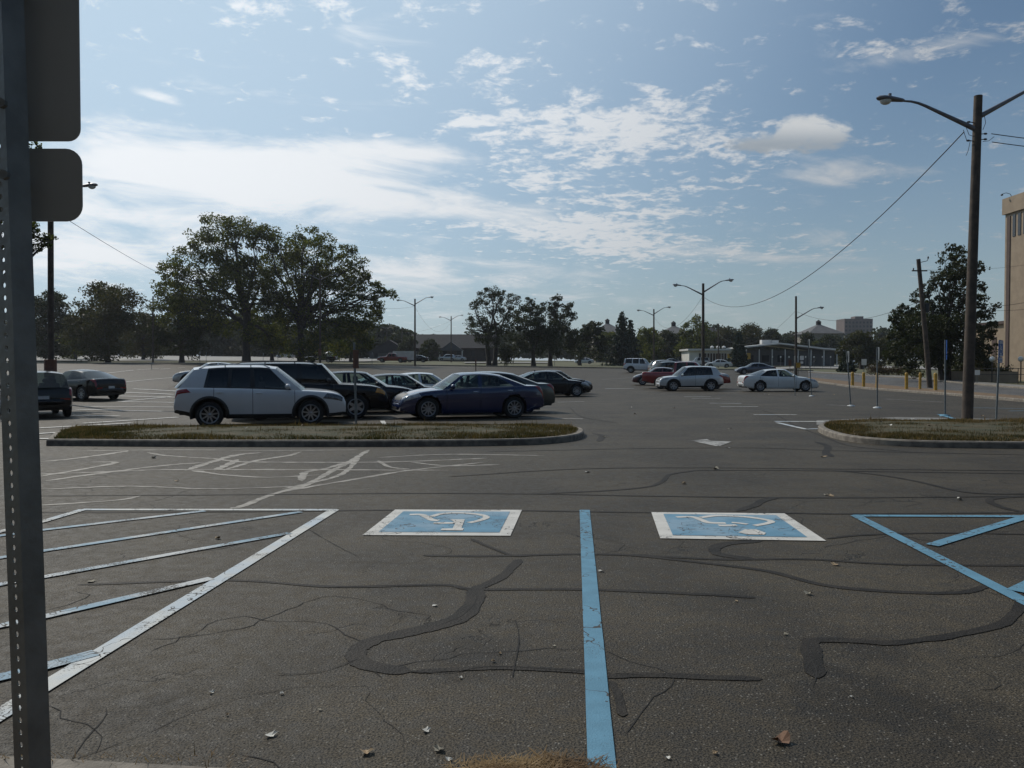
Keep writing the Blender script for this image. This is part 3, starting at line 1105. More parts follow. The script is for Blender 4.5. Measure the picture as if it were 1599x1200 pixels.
SUV = dict(nose=.13, L=4.43, H=1.70, W=1.81, wb=2.60, uw=.87, r=.355,
    zs=[(0, .72), (.03, .95), (.06, 1.05), (.3, 1.09), (1.5, 1.065), (2.6, 1.02), (3.3, .985), (3.55, .97), (3.95, .935), (4.2, .885), (4.36, .80), (4.43, .66)],
    zb=[(0, .42), (.35, .33), (.6, .25), (3.6, .24), (4.0, .25), (4.43, .32)],
    crown=[(0, 0), (.1, .03), (.6, .03), (3.4, .06), (4.1, .05), (4.35, .03), (4.43, 0)],
    zr=[(.40, 1.55), (.7, 1.595), (1.4, 1.635), (2.1, 1.635), (2.58, 1.58)], rc=.07, yr=.64,
    lines=[(.10, .48), (.72, .84), (1.30, 1.36), (1.40, 1.45), (1.90, 1.90), (2.02, 2.00), (2.97, 2.40), (3.24, 2.56)], cells='PGDGDGP', doors=(.98, 1.96, 3.05), seats=((2.2, 1.25)), rails=1)
BOXY = dict(nose=.10, L=4.75, H=1.76, W=1.87, wb=2.78, uw=.98, r=.375,
    zs=[(0, .75), (.03, 1.02), (.06, 1.10), (.3, 1.13), (2, 1.11), (3.2, 1.08), (3.4, 1.07), (4.2, 1.02), (4.52, .95), (4.68, .83), (4.75, .64)],
    zb=[(0, .42), (.3, .38), (.6, .28), (4.0, .28), (4.3, .34), (4.75, .38)],
    crown=[(0, 0), (.1, .02), (.6, .02), (3.4, .05), (4.4, .04), (4.65, .02), (4.75, 0)],
    zr=[(.12, 1.63), (.6, 1.685), (2, 1.705), (2.78, 1.67)], rc=.06, yr=.70,
    lines=[(.06, .14), (.22, .30), (1.12, 1.14), (1.24, 1.25), (2.02, 2.03), (2.15, 2.14), (3.02, 2.60), (3.26, 2.76)], cells='PGPGPGP', doors=(1.18, 2.08, 3.10), seats=((2.3, 1.2)), rails=1)
PICKUP = dict(nose=.07, L=5.80, H=1.89, W=1.98, wb=3.60, uw=1.25, r=.39,
    zs=[(0, 1.0), (.02, 1.12), (.1, 1.15), (2.0, 1.15), (2.1, 1.15), (3.9, 1.12), (4.2, 1.10), (5.2, 1.06), (5.55, 1.0), (5.72, .88), (5.80, .70)],
    zb=[(0, .52), (.3, .50), (.7, .36), (5.0, .34), (5.4, .40), (5.80, .42)],
    crown=[(0, 0), (2.0, 0), (4.2, .05), (5.4, .04), (5.7, .02), (5.8, 0)],
    zr=[(2.15, 1.79), (2.6, 1.835), (3.2, 1.84), (3.6, 1.79)], rc=.045, yr=.72, bed=(.10, 2.0),
    lines=[(2.08, 2.18), (2.24, 2.32), (2.90, 2.91), (3.02, 3.01), (3.86, 3.42), (4.10, 3.58)], cells='PGPGP', doors=(2.12, 2.96, 3.95), seats=((3.2, 2.55)))

M['interior'] = mat('car_interior', (.022, .022, .024), .8, .3, 5)
M['chrome'] = mat('chrome', (.62, .62, .62), .18, .1, 6, metal=1.0)
M['alloy'] = mat('alloy_rim', (.36, .36, .37), .35, .15, 8, metal=.8)
M['disc'] = mat('brake_disc', (.05, .05, .05), .5, .3, 8, metal=.6)
M['tyre'] = mat('tyre_rubber', (.013, .013, .013), .8, .35, 14)
M['red_lens'] = mat('red_lamp_lens', (.28, .008, .008), .18, .3, 14, coat=.6)
M['amber_lens'] = mat('amber_lamp_lens', (.62, .28, .04), .2, .2, 14, coat=.6)
M['clear_lens'] = mat('clear_lamp_lens', (.42, .44, .46), .10, .45, 16, coat=.8)
M['dark_lens'] = mat('dark_lamp_lens', (.09, .10, .11), .10, .6, 18, coat=.8)
M['plate'] = mat('licence_plate_face', (.55, .56, .55), .5, .15, 20)
G_CLEAR = glass_mat('clear_car_glass', (.62, .72, .68))
G_TINT = glass_mat('tinted_car_glass', (.16, .19, .185))
G_DARK = glass_mat('privacy_car_glass', (.03, .033, .035))


def car_paint(name, c, metal=.0, rough=.32, dust=.12):
    dark = max(c) < .03
    m = mat(name, c, rough, .06, 1.2, metal=metal, coat=.28 if dark else .9, spec=.3 if dark else .5, color2=tuple(x * (1 - dust) + .10 * dust for x in c))
    return m


T_ROWS = [0, .06, .15, .28, .42, .56, .70, .82, .91, .965, 1.0]
F_ROWS = [.90, .945, .968, .985, .995, 1.0, .997, .985, .968, .945, .905]
_wheels = {}


def wheel_parts(r, w, spokes, style):
    key = (round(r, 3), spokes, style)
    if key in _wheels:
        return _wheels[key]
    a = MB()
    a.lathe([(r * .60, -w * .46), (r * .86, -w * .5), (r * .97, -w * .42), (r, -w * .2), (r, w * .2), (r * .97, w * .42), (r * .86, w * .5), (r * .66, w * .46), (r * .60, w * .40)], 40, axis='Y')
    b = MB()
    b.lathe([(r * .675, w * .47), (r * .64, w * .52), (r * .60, w * .47), (r * .58, w * .2)], 40, axis='Y', mi=0)
    b.lathe([(0.001, w * .50), (r * .09, w * .49), (r * .15, w * .42), (r * .16, w * .2)], 16, axis='Y', mi=0)
    for k in range(spokes):
        th = 2 * pi * k / spokes
        for off in ((-.05, .05) if style == 'double' else (0,)):
            ax = Vector((sin(th + off), 0, cos(th + off)))
            tx = Vector((cos(th + off), 0, -sin(th + off)))
            h0, h1 = (.014, .012) if style == 'double' else ((.046, .034) if spokes < 8 else (.021, .016))
            h0, h1 = h0 * r / .33, h1 * r / .33
            p = [ax * r * .12 - tx * h0, ax * r * .12 + tx * h0, ax * r * .62 + tx * h1, ax * r * .62 - tx * h1]
            y0, y1 = w * .44, w * .49
            vs = [q + Vector((0, y0 - .02, 0)) for q in p] + [q + Vector((0, (y0 if i < 2 else y1), 0)) for i, q in enumerate(p)]
            b.raw(vs, [(4, 5, 6, 7), (0, 4, 7, 3), (1, 2, 6, 5), (2, 3, 7, 6), (0, 1, 5, 4)], 0)
    c = MB()
    c.lathe([(.001, w * .12), (r * .60, w * .16), (r * .60, -w * .3), (.001, -w * .3)], 28, axis='Y', mi=0)
    c.lathe([(.001, w * .2), (r * .36, w * .2), (r * .36, w * .14)], 24, axis='Y', mi=1)
    _wheels[key] = (a, b, c)
    return _wheels[key]


def car(name, label, cat, T, px, D, yaw, paintm, L=None, H=None, Wd=None, glass=None, rear_glass=None, group=None, pos=None, spokes=9, style='single', rim=None,
        clad=None, head='clear_lens', tail='red_lens', chrome=False, plate_front=False, rails=None, roof=None, detail=True, trim_mirror=None, grille='trim', antenna=False, rr=None,
        head_box=None, tail_box=None, bumper=None):
    L0, H0 = T['L'], T['H']
    L, H, Wd = L or L0, H or H0, Wd or T['W']
    kx, kz, ky = L / L0, H / H0, Wd / T['W']
    fzs, fzb, fcr, fzr = pchip(T['zs']), pchip(T['zb']), pchip(T['crown']), pchip(T['zr'])
    r = rr or T['r'] * min(1.0, (kz + 1) / 2)
    zs = lambda u: fzs(u / kx) * kz
    zb = lambda u: fzb(u / kx) * kz
    cr = lambda u: fcr(u / kx) * kz
    zr = lambda u: fzr(u / kx) * kz
    glass = glass or G_TINT
    rear_glass = rear_glass or glass
    hw = Wd / 2
    if pos is None:
        p0 = on(px, D)
    else:
        p0 = Vector((pos[0], pos[1], tz1(*pos)))
    p0.z += lift(p0.y) * .5
    ya = radians(yaw)
    # tilt the car with the ground it stands on
    e = 1.3
    hx, hy = cos(ya), sin(ya)
    slope = (tz1(p0.x + hx * e, p0.y + hy * e) - tz1(p0.x - hx * e, p0.y - hy * e)) / (2 * e)
    root = empty(name, p0, ya, label, cat, group)
    root.rotation_euler = (0, -math.atan(slope), ya)

    def half(u):
        k = 1.0
        a = .75
        if u > L - a:
            s = (u - (L - a)) / a
            k -= T.get('nose', .20) * s ** 2.2
        a = .65
        if u < a:
            s = 1 - u / a
            k -= .12 * s ** 2.2
        return hw * k

    bed = T.get('bed')
    TOPF = [.905, .80, .79, .40, 0.0]

    def surf(u, q):
        w = half(u)
        if q <= 1:
            z = zb(u) + (zs(u) - zb(u)) * q
            return Vector((u - L / 2, w * float(np.interp(q, T_ROWS, F_ROWS)), z))
        yf = .905 * (2 - q)
        return Vector((u - L / 2, w * yf, zs(u) + cr(u) * (1 - (yf / .905) ** 2)))

    def nrm(u, q):
        a = surf(min(u + .02, L), q) - surf(max(u - .02, 0), q)
        b_ = surf(u, min(q + .03, 2)) - surf(u, max(q - .03, 0))
        n_ = b_.cross(a)
        n_.normalize()
        if n_.y < 0 and q < 1.0:
            n_ = -n_
        if q >= 1.0 and n_.z < 0:
            n_ = -n_
        return n_

    def mirror(p, s):
        return Vector((p[0], p[1] * s, p[2]))

    def patch(corners, s, off, n=6, both=True):
        """a panel that follows the body surface; corners are (u, q)"""
        rows = []
        for i in range(n + 1):
            a = i / n
            row = []
            for j in range(n + 1):
                b_ = j / n
                u_ = (corners[0][0] * (1 - a) + corners[1][0] * a) * (1 - b_) + (corners[3][0] * (1 - a) + corners[2][0] * a) * b_
                q_ = (corners[0][1] * (1 - a) + corners[1][1] * a) * (1 - b_) + (corners[3][1] * (1 - a) + corners[2][1] * a) * b_
                p = surf(u_, q_) + nrm(u_, q_) * (off if 0 < i < n and 0 < j < n else off * .25)
                row.append(mirror(p, s))
            rows.append(row)
        return rows

    wu = (T['uw'] * kx, (T['uw'] + T['wb']) * kx)
    arch = r * 1.15 + .015
    dl = [d_ * kx for d_ in T['doors']]
    cols = list(np.linspace(0, L, int(L / .055)))
    extra = [.012, .03, .07, L - .07, L - .03, L - .012]
    for d_ in dl:
        cols = [c for c in cols if abs(c - d_) > .03]
        extra += [d_ - .007, d_ + .007]
    cols = sorted(cols + extra)
    body, doorm = MB(), {}
    for s in (1, -1):
        V = []
        for u_ in cols:
            row = []
            for q_ in T_ROWS:
                p = surf(u_, q_)
                for w_ in wu:
                    ddx, ddz = p.x + L / 2 - w_, p.z - r
                    dd = math.hypot(ddx, ddz)
                    if dd < arch and dd > 1e-4:
                        p = Vector((w_ + ddx / dd * arch - L / 2, p.y, r + ddz / dd * arch))
                row.append(mirror(p, s))
            V.append(row)
        groups = {}
        for i in range(len(cols) - 1):
            um = (cols[i] + cols[i + 1]) / 2
            for j in range(len(T_ROWS) - 1):
                c = surf(um, (T_ROWS[j] + T_ROWS[j + 1]) / 2)
                if any(math.hypot(c.x + L / 2 - w_, c.z - r) < arch for w_ in wu):
                    continue
                key, mi = 'body', 0
                if j >= 2 and dl[0] < um < dl[-1]:
                    if any(abs(um - d_) < .006 for d_ in dl):
                        mi = 1
                    else:
                        key = 'front' if um > dl[1] else 'rear'
                elif any(abs(um - d_) < .006 for d_ in dl) and j >= 2:
                    mi = 1
                if j < 2 and clad is not None:
                    mi = 1
                f = ((i, j), (i + 1, j), (i + 1, j + 1), (i, j + 1))
                groups.setdefault((key, mi), []).append(f if s > 0 else f[::-1])
        for (key, mi), fl in groups.items():
            tgt = body if key == 'body' else doorm.setdefault((key, s), MB())
            idx = {}
            vs, fs = [], []
            for f in fl:
                ff = []
                for ij in f:
                    if ij not in idx:
                        idx[ij] = len(vs)
                        vs.append(V[ij[0]][ij[1]])
                    ff.append(idx[ij])
                fs.append(tuple(ff))
            tgt.raw(vs, fs, mi if key == 'body' else 0)
        # top: boot lid, cabin floor, bonnet
        uR, uF = T['lines'][0][0] * kx, T['lines'][-1][0] * kx
        P_ = []
        for u_ in cols:
            w = half(u_)
            row = []
            for k, yf in enumerate(TOPF):
                z = zs(u_) + cr(u_) * (1 - (yf / .905) ** 2)
                if bed and bed[0] * kx < u_ < bed[1] * kx and k >= 2:
                    z -= .42
                row.append((u_ - L / 2, w * yf * s, z))
            P_.append(row)
        n0 = len(body.v)
        for row in P_:
            body.v += row
        m_ = len(TOPF)
        for i in range(len(cols) - 1):
            um = (cols[i] + cols[i + 1]) / 2
            for j in range(m_ - 1):
                f = (n0 + i * m_ + j, n0 + (i + 1) * m_ + j, n0 + (i + 1) * m_ + j + 1, n0 + i * m_ + j + 1)
                body.f.append(f if s > 0 else f[::-1])
                cab = uR + .02 < um < uF - .02
                inb = bed and bed[0] * kx < um < bed[1] * kx and j >= 1
                body.mi.append(2 if (cab or inb) else 0)
    for u_, rev in ((0.0, False), (L, True)):
        w = half(u_)
        sec = [surf(u_, q_) for q_ in T_ROWS]
        ring = [mirror(p, 1) for p in sec] + [mirror(p, -1) for p in sec[::-1]]
        body.face(ring if rev else ring[::-1], 0)
    ob = body.build('body', [paintm, M['trim'], M['interior']], root, smooth=True, angle=38)
    for (key, s), d_ in doorm.items():
        od = d_.build('door', paintm, root, smooth=True, angle=38)
        # handle
        uh = (dl[1] + .16) if key == 'front' else (dl[0] + .14)
        p = surf(uh, .86) + Vector((0, .012, 0))
        hm = MB()
        hm.ball((p.x, p.y * s, p.z), (.095, .018, .018), 10, 6)
        hm.build('handle', M['chrome'] if chrome else paintm, od, smooth=True)
    # underside
    um_ = MB()
    for u0, u1, k in ((.12, wu[0] - arch, .86), (wu[0] - arch, wu[0] + arch, .60), (wu[0] + arch, wu[1] - arch, .88), (wu[1] - arch, wu[1] + arch, .60), (wu[1] + arch, L - .12, .82)):
        z = max(zb((u0 + u1) / 2), .18) + .01
        um_.box(((u0 + u1) / 2 - L / 2, 0, z + .14), (u1 - u0, hw * 2 * k, .28))
    for w_ in wu:
        for s in (1, -1):
            rows = []
            for k in range(13):
                a = pi * k / 12 * 1.16 - .25
                rows.append([(w_ - L / 2 + cos(a) * (arch + .004), s * (hw - .30), r + sin(a) * (arch + .004)), (w_ - L / 2 + cos(a) * (arch + .004), s * (half(w_) * .965), r + sin(a) * (arch + .004))])
            um_.grid(rows)
            um_.face([q[0] for q in rows])
    um_.build('underbody', M['trim'], root)

    if clad is not None:
        for w_ in wu:
            for s in (1, -1):
                tmb = MB()
                rows = []
                for k in range(25):
                    a = radians(-14 + 208 * k / 24)
                    row = []
                    for rr_, off in ((arch - .012, -.03), (arch - .008, .016), (arch + .03, .022), (arch + .066, .016), (arch + .074, -.01)):
                        u_, z_ = w_ + cos(a) * rr_, r + sin(a) * rr_
                        u_ = min(max(u_, .01), L - .01)
                        q_ = (z_ - zb(u_)) / (zs(u_) - zb(u_))
                        p = surf(u_, min(max(q_, 0), .97))
                        row.append((u_ - L / 2, s * (p.y + off), z_))
                    rows.append(row)
                tmb.grid(rows if s < 0 else rows[::-1])
                tmb.build('arch_trim', M['trim'], root, smooth=True)

    # cabin
    lines = [(a * kx, b_ * kx) for a, b_ in T['lines']]
    yr_ = T['yr'] * ky
    yb_ = lambda u_: .905 * half(u_) - .004

    def gpt(ub, ut, v_, s):
        b_ = Vector((ub - L / 2, yb_(ub), zs(ub)))
        t_ = Vector((ut - L / 2, yr_, zr(ut)))
        p = b_.lerp(t_, v_)
        p.y += .025 * 4 * v_ * (1 - v_)
        return mirror(p, s)
    shell = MB()
    for s in (1, -1):
        for ci, flag in enumerate(T['cells']):
            (b0, t0), (b1, t1) = lines[ci], lines[ci + 1]
            n = max(3, int((b1 - b0) / .15))
            us = [(b0 + (b1 - b0) * k / n, t0 + (t1 - t0) * k / n) for k in range(n + 1)]

            def strip(v0, v1, m_):
                rows = [[gpt(a, b_, v0 + (v1 - v0) * k / m_, s) for k in range(m_ + 1)] for a, b_ in us]
                return rows if s < 0 else rows[::-1]
            if flag in 'PD':
                shell.grid(strip(0, 1, 5), 0 if flag == 'P' else 1)
            else:
                shell.grid(strip(0, .06, 1), 1)
                shell.grid(strip(.92, 1, 1), 1)
                g_ = MB()
                g_.grid(strip(.06, .92, 5))
                back = ci < len(T['cells']) - 3
                g_.build('side_window', rear_glass if back else glass, root, smooth=True)
    # roof
    (rb, rt), (fb, ft) = lines[0], lines[-1]
    nr, nw = 14, 20
    rows = []
    for i in range(nr + 1):
        a = i / nr
        u_ = rt + (ft - rt) * a
        row = []
        for k in range(nw + 1):
            w_ = -1 + 2 * k / nw
            bow = (1 - w_ * w_)
            row.append((u_ - L / 2 + (.07 * a - .05 * (1 - a)) * bow, yr_ * w_, zr(u_) + T['rc'] * kz * (1 - abs(w_) ** 2.2) ** .8))
        rows.append(row)
    shell.grid(rows, 2)
    shell.build('cabin_frame', [paintm, M['trim'], roof or paintm], root, smooth=True, angle=40)

    def screen(ub, ut, fwd, name_, g_):
        m_ = MB()
        rows = []
        n, h_ = 10, 6
        for j in range(h_ + 1):
            v_ = j / h_
            row = []
            for k in range(n + 1):
                w_ = -1 + 2 * k / n
                bow = 1 - w_ * w_
                p = gpt(ub, ut, v_, 1)
                x = p.x + fwd * bow * (.16 * (1 - v_) + (.07 if fwd > 0 else .05) * v_)
                z = p.z + bow * (cr(ub) * (1 - v_) + T['rc'] * kz * v_)
                row.append((x, p.y * w_, z))
            rows.append(row)
        m_.grid(rows)
        m_.build(name_, g_, root, smooth=True)
    screen(fb, ft, 1, 'windshield', G_CLEAR)
    screen(rb, rt, -1, 'rear_window', rear_glass)
    # seats and dash
    fs_, rs_ = T['seats'][0] * kx, T['seats'][1] * kx
    zbelt = zs(fs_)
    for x_, w_, ys in ((fs_, .46, (-.36, .36)), (rs_, .46, (-.40, .40))):
        for y_ in ys:
            sm = MB()
            sm.box((x_ - L / 2, y_ * ky, zbelt + .05), (.16, w_, .24), taper=.85)
            sm.ball((x_ - L / 2 - .03, y_ * ky, zbelt + .245), (.05, .13, .085), 10, 6)
            sm.build('seat', M['interior'], root, smooth=True, angle=40)
    sm = MB()
    sm.box((lines[-1][0] - .25 - L / 2, 0, zbelt + .01), (.35, hw * 1.5, .10), taper=.8)
    sm.tube([(lines[-1][0] - .52 - L / 2 + .02 * sin(a), .36 * ky + .18 * cos(a), zbelt + .02 + .17 * sin(a)) for a in np.linspace(0, 2 * pi, 17)], .014, 6, cap=False)
    sm.build('dashboard', M['interior'], root, smooth=True, angle=40)

    # wheels
    tw = .215 * (r / .335)
    A_, B_, C_ = wheel_parts(r, tw, spokes, style)
    if (id(A_), 'me') not in _wheels:
        oc = C_.build('wheel', [M['black'], M['disc']], root, smooth=True, angle=40)
        _wheels[(id(A_), 'me')] = oc.data
        ot = A_.build('tyre', M['tyre'], oc, smooth=True, angle=50)
        _wheels[(id(A_), 'ty')] = ot.data
        orr = B_.build('rim', rim or M['alloy'], oc, smooth=True, angle=40)
        _wheels[(id(A_), 'ri')] = orr.data
        first = oc
    else:
        first = None
    for w_ in wu:
        for s in (1, -1):
            if first is not None:
                oc, first = first, None
            else:
                oc = link(bpy.data.objects.new('wheel', _wheels[(id(A_), 'me')]), root)
                link(bpy.data.objects.new('tyre', _wheels[(id(A_), 'ty')]), oc)
                link(bpy.data.objects.new('rim', _wheels[(id(A_), 'ri')]), oc)
            oc.location = (w_ - L / 2, s * (hw - tw / 2 - .015), r)
            oc.rotation_euler = (0, 0, 0 if s > 0 else pi)

    # lamps, mirrors, plates, grille
    for s in (1, -1):
        hm = MB()
        hb = head_box or ((L - .62, .80), (L - .10, .74), (L - .10, 1.10), (L - .52, 1.02))
        hb = [((x if x > 1 else L + x), q) for x, q in hb]
        hm.grid(patch(hb, s, .012))
        hm.build('headlight', M[head], root, smooth=True)
        tm = MB()
        tb = tail_box or ((.34, .93), (.012, .72), (.012, .99), (.22, 1.0))
        tm.grid(patch(tb, s, .012))
        # the lamp wraps on to the tail
        w = half(0)
        z0, z1 = surf(0, tb[1][1]).z, surf(0, min(tb[2][1], .97)).z
        tm.face([(-L / 2 - .006, s * w * .96, z0), (-L / 2 - .006, s * w * .96, z1), (-L / 2 - .006, s * w * .58, z1), (-L / 2 - .006, s * w * .60, z0 + .02)])
        tm.build('taillight', M[tail], root, smooth=True)
        mm = MB()
        ub = lines[-2][0] - .02
        p = gpt(ub, lines[-2][1], .10, 1)
        mm.ball((p.x - .03, s * (p.y + .13), p.z + .04), (.075, .105, .075), 12, 8)
        mm.box((p.x, s * (p.y + .03), p.z + .005), (.06, .10, .04))
        mm.build('wing_mirror', trim_mirror or paintm, root, smooth=True, angle=50)
    gm = MB()
    for s in (1, -1):
        gm.grid(patch(((L - .30, 1.35), (L - .03, 1.30), (L - .03, 2.0), (L - .30, 2.0)), s, .008))
    w = half(L) * .9
    zc0, zc1 = zb(L) + .03, zs(L) - .02
    gm.face([(L / 2 + .004, -w * .62, zc0), (L / 2 + .004, w * .62, zc0), (L / 2 + .004, w * .56, zc1), (L / 2 + .004, -w * .56, zc1)])
    gm.build('grille', M[grille], root, smooth=True)
    pm = MB()
    pm.box((-L / 2 - .012, 0, zs(0) * .5 + zb(0) * .5 + .12), (.016, .31, .155))
    pm.build('licence_plate', M['plate'], root)
    for u_, d_ in ((.0, -1), (L, 1)):
        bm = MB()
        w = half(u_) * .97
        z = zb(u_) + .14
        rows = []
        for k in range(15):
            t_ = -1 + 2 * k / 14
            xx = (u_ - L / 2) + d_ * (.045 * (1 - abs(t_) ** 3) - .10 * abs(t_) ** 6)
            rows.append([(xx - d_ * .06, t_ * w, z - .10), (xx, t_ * w, z - .08), (xx + d_ * .012, t_ * w, z), (xx, t_ * w, z + .08), (xx - d_ * .06, t_ * w, z + .10)])
        bm.grid(rows if d_ > 0 else rows[::-1])
        bm.build('bumper', bumper or (M['trim'] if clad is not None and d_ < 0 else paintm), root, smooth=True)
    if T.get('rails') and rails:
        for s in (1, -1):
            rm = MB()
            us = np.linspace(lines[0][1] + .12, lines[-1][1] - .15, 12)
            pts = [(u_ - L / 2, s * yr_ * .94, zr(u_) + .012 + (.055 if 0 < k < 11 else .0)) for k, u_ in enumerate(us)]
            rm.tube(pts, .017, 6)
            for k in (4, 8):
                rm.tube([(pts[k][0], pts[k][1], pts[k][2] - .055), pts[k]], .016, 6)
            rm.build('roof_rail', rails, root, smooth=True)
    if chrome:
        for s in (1, -1):
            cm = MB()
            for va, vb in ((.045, .045), (.94, .94)):
                pts = []
                for k in range(15):
                    a = k / 14
                    ub = lines[1][0] + (lines[-2][0] - lines[1][0]) * a
                    ut = lines[1][1] + (lines[-2][1] - lines[1][1]) * a
                    p = gpt(ub, ut, va, s)
                    pts.append((p.x, p.y + s * .006, p.z))
                cm.tube(pts, .008, 6)
            p0_, p1_ = gpt(lines[1][0], lines[1][1], .045, s), gpt(lines[1][0], lines[1][1], .94, s)
            cm.tube([p0_ + Vector((0, s * .006, 0)), p1_ + Vector((0, s * .006, 0))], .008, 6)
            cm.build('window_trim', M['chrome'], root, smooth=True)
    if antenna:
        am = MB()
        am.box((lines[0][1] + .25 - L / 2, 0, zr(lines[0][1] + .25) + T['rc'] * kz + .02), (.12, .03, .07), taper=.4)
        am.build('antenna', M['trim'], root)
    return root


CP = {
    'white': car_paint('white_car_paint', (.56, .57, .58), rough=.3, dust=.10),
    'white2': car_paint('off_white_car_paint', (.62, .62, .60), rough=.3, dust=.15),
    'silver': car_paint('silver_car_paint', (.50, .51, .51), .25, .3),
    'lightsilver': car_paint('pale_silver_car_paint', (.50, .51, .51), .45, .3),
    'black': car_paint('black_car_paint', (.005, .005, .006), 0, .22, .02),
    'darkgrey': car_paint('dark_grey_car_paint', (.012, .013, .016), .1, .25, .03),
    'navy': car_paint('navy_car_paint', (.003, .012, .062), .0, .22, .0),
    'plum': car_paint('dark_plum_car_paint', (.009, .007, .012), .1, .25, .03),
    'red': car_paint('dark_red_car_paint', (.20, .012, .012), .1, .3),
    'green': car_paint('dark_green_car_paint', (.020, .036, .026), .3, .3),
    'greygreen': car_paint('grey_green_car_paint', (.060, .066, .060), .4, .3),
    'maroon': car_paint('maroon_car_paint', (.07, .012, .014), .1, .3),
    'slate': car_paint('slate_blue_car_paint', (.055, .065, .10), .4, .3),
    'tan': car_paint('tan_car_paint', (.20, .18, .15), .4, .3),
}
HX, HY = cos(radians(18)), sin(radians(18))
PX_, PY_ = -HY, HX


def slot(base, k, s):
    """a stall k rows behind base, shifted s metres along the stall direction"""
    return (base[0] + PX_ * 2.75 * k + HX * s, base[1] + PY_ * 2.75 * k + HY * s)


B1 = (-6.80, 21.45)
GL = 'cars parked in the middle rows'
car('parked_suv', 'white compact SUV with silver roof rails, parked nearest the long grass island', 'SUV', SUV, 0, 0, 18, CP['white'], pos=B1, group=GL, H=1.63, L=4.30,
    clad=True, rails=M['chrome'], spokes=9, glass=G_TINT, rear_glass=G_DARK, head='dark_lens', tail_box=((.40, .84), (.02, .76), (.02, .93), (.30, .96)),
    head_box=((-.62, .74), (-.10, .70), (-.08, .95), (-.50, .95)))
car('parked_suv', 'black SUV with amber corner lamp, parked directly behind the white compact SUV', 'SUV', BOXY, 0, 0, 18, CP['black'], pos=slot(B1, 1, 1.35), group=GL,
    rails=M['trim'], glass=G_DARK, rear_glass=G_DARK, head='amber_lens', L=4.75, H=1.74, spokes=6, head_box=((-.40, .72), (-.10, .72), (-.08, .93), (-.34, .95)))
car('parked_car', 'dark sedan between the black SUV and the nose of the navy sedan', 'car', SEDAN, 0, 0, 18, CP['plum'], pos=slot(B1, 2, 3.05), group=GL, L=4.8, H=1.46, spokes=7, glass=G_CLEAR, rear_glass=G_CLEAR)
car('parked_car', 'dark low coupe seen over the bonnet of the navy sedan', 'car', SEDAN, 0, 0, 18, CP['plum'], pos=slot(B1, 3, 5.0), group=GL, L=4.6, H=1.36, glass=G_CLEAR, rear_glass=G_CLEAR)
car('parked_car', 'silver-roofed sedan showing only its glasshouse behind the dark low coupe', 'car', SEDAN, 0, 0, 18, CP['silver'], pos=slot(B1, 4, 6.6), group=GL, L=4.6, H=1.40, glass=G_CLEAR, rear_glass=G_CLEAR)
car('parked_car', 'silver sedan mostly hidden behind the white compact SUV, one rear wheel showing', 'car', SEDAN, 336, 48.5, 196, CP['lightsilver'], group=GL, L=4.7, H=1.45, spokes=5)
B2 = (-1.40, 24.75)
car('parked_car', 'navy blue sedan with ten-spoke alloy wheels and bright window trim', 'car', SEDAN, 0, 0, 198, CP['navy'], pos=B2, group=GL, L=4.52, H=1.42, spokes=10, style='single', chrome=True,
    glass=G_CLEAR, rear_glass=G_CLEAR, tail_box=((.20, .84), (.02, .62), (.02, .98), (.30, .99)))
car('parked_car', 'grey sedan parked beyond the navy sedan, only its roof and boot showing', 'car', SEDAN, 0, 0, 198, CP['greygreen'], pos=slot(B2, 1, 1.3), group=GL, L=4.8, H=1.45)
car('parked_car', 'black sedan with one bright alloy wheel showing, at the right end of the middle rows', 'car', SEDAN, 0, 0, 14, CP['black'], pos=(1.95, 44.2), group=GL, L=4.7, H=1.44, glass=G_CLEAR, rear_glass=G_CLEAR, spokes=10, antenna=True)
car('parked_car', 'black sedan whose roof rises just behind the other black sedan', 'car', SEDAN, 0, 0, 16, CP['darkgrey'], pos=(2.45, 48.0), group=GL, L=4.7, H=1.45)
car('parked_car', 'black hatchback seen from behind, half hidden by the perforated sign post', 'car', SUV, 53, 25.8, 128, CP['black'], group='cars parked along the left of the lot', L=4.1, H=1.47, Wd=1.74, rr=.31, glass=G_TINT, rear_glass=G_TINT, spokes=5)
car('parked_car', 'black sedan with a sunlit roof, parked beyond the black hatchback', 'car', SEDAN, 128, 38.0, 154, CP['black'], group='cars parked along the left of the lot', L=4.2, H=1.44, spokes=8, glass=G_TINT, rear_glass=G_DARK)
GR = 'cars parked on the right side of the lot'
car('parked_suv', 'silver compact SUV facing left in front of the red pickup', 'SUV', SUV, 1076, 53.2, 180, CP['silver'], group=GR, L=4.25, H=1.67, Wd=1.74, spokes=6, glass=G_TINT, rear_glass=G_DARK, clad=True)
car('pickup_truck', 'dark red pickup with chrome front bumper, parked behind the silver compact SUV', 'pickup truck', PICKUP, 1071, 57.4, -13, CP['red'], group=GR, L=6.2, H=1.98, bumper=M['chrome'], rr=.4)
car('parked_car', 'dark red sedan showing only its roof beyond the pickup bed', 'car', SEDAN, 1030, 64.5, 172, CP['maroon'], group=GR, L=4.4, H=1.46)
car('parked_car', 'white sedan in side view facing right near the thin sign posts', 'car', SEDAN, 1214, 51.6, -1, CP['white2'], group=GR, L=4.85, H=1.46, spokes=10, glass=G_CLEAR, rear_glass=G_TINT)
car('parked_suv', 'white boxy off-road SUV with dark bumpers in front of the conifer', 'SUV', BOXY, 1002, 100.5, -14, CP['white'], group=GR, L=4.5, H=1.85, clad=True, rails=M['trim'], glass=G_DARK)
car('parked_suv', 'grey-tan SUV standing beside the white boxy off-road SUV', 'SUV', SUV, 1042, 96, 20, CP['tan'], group=GR, L=4.5, H=1.75)
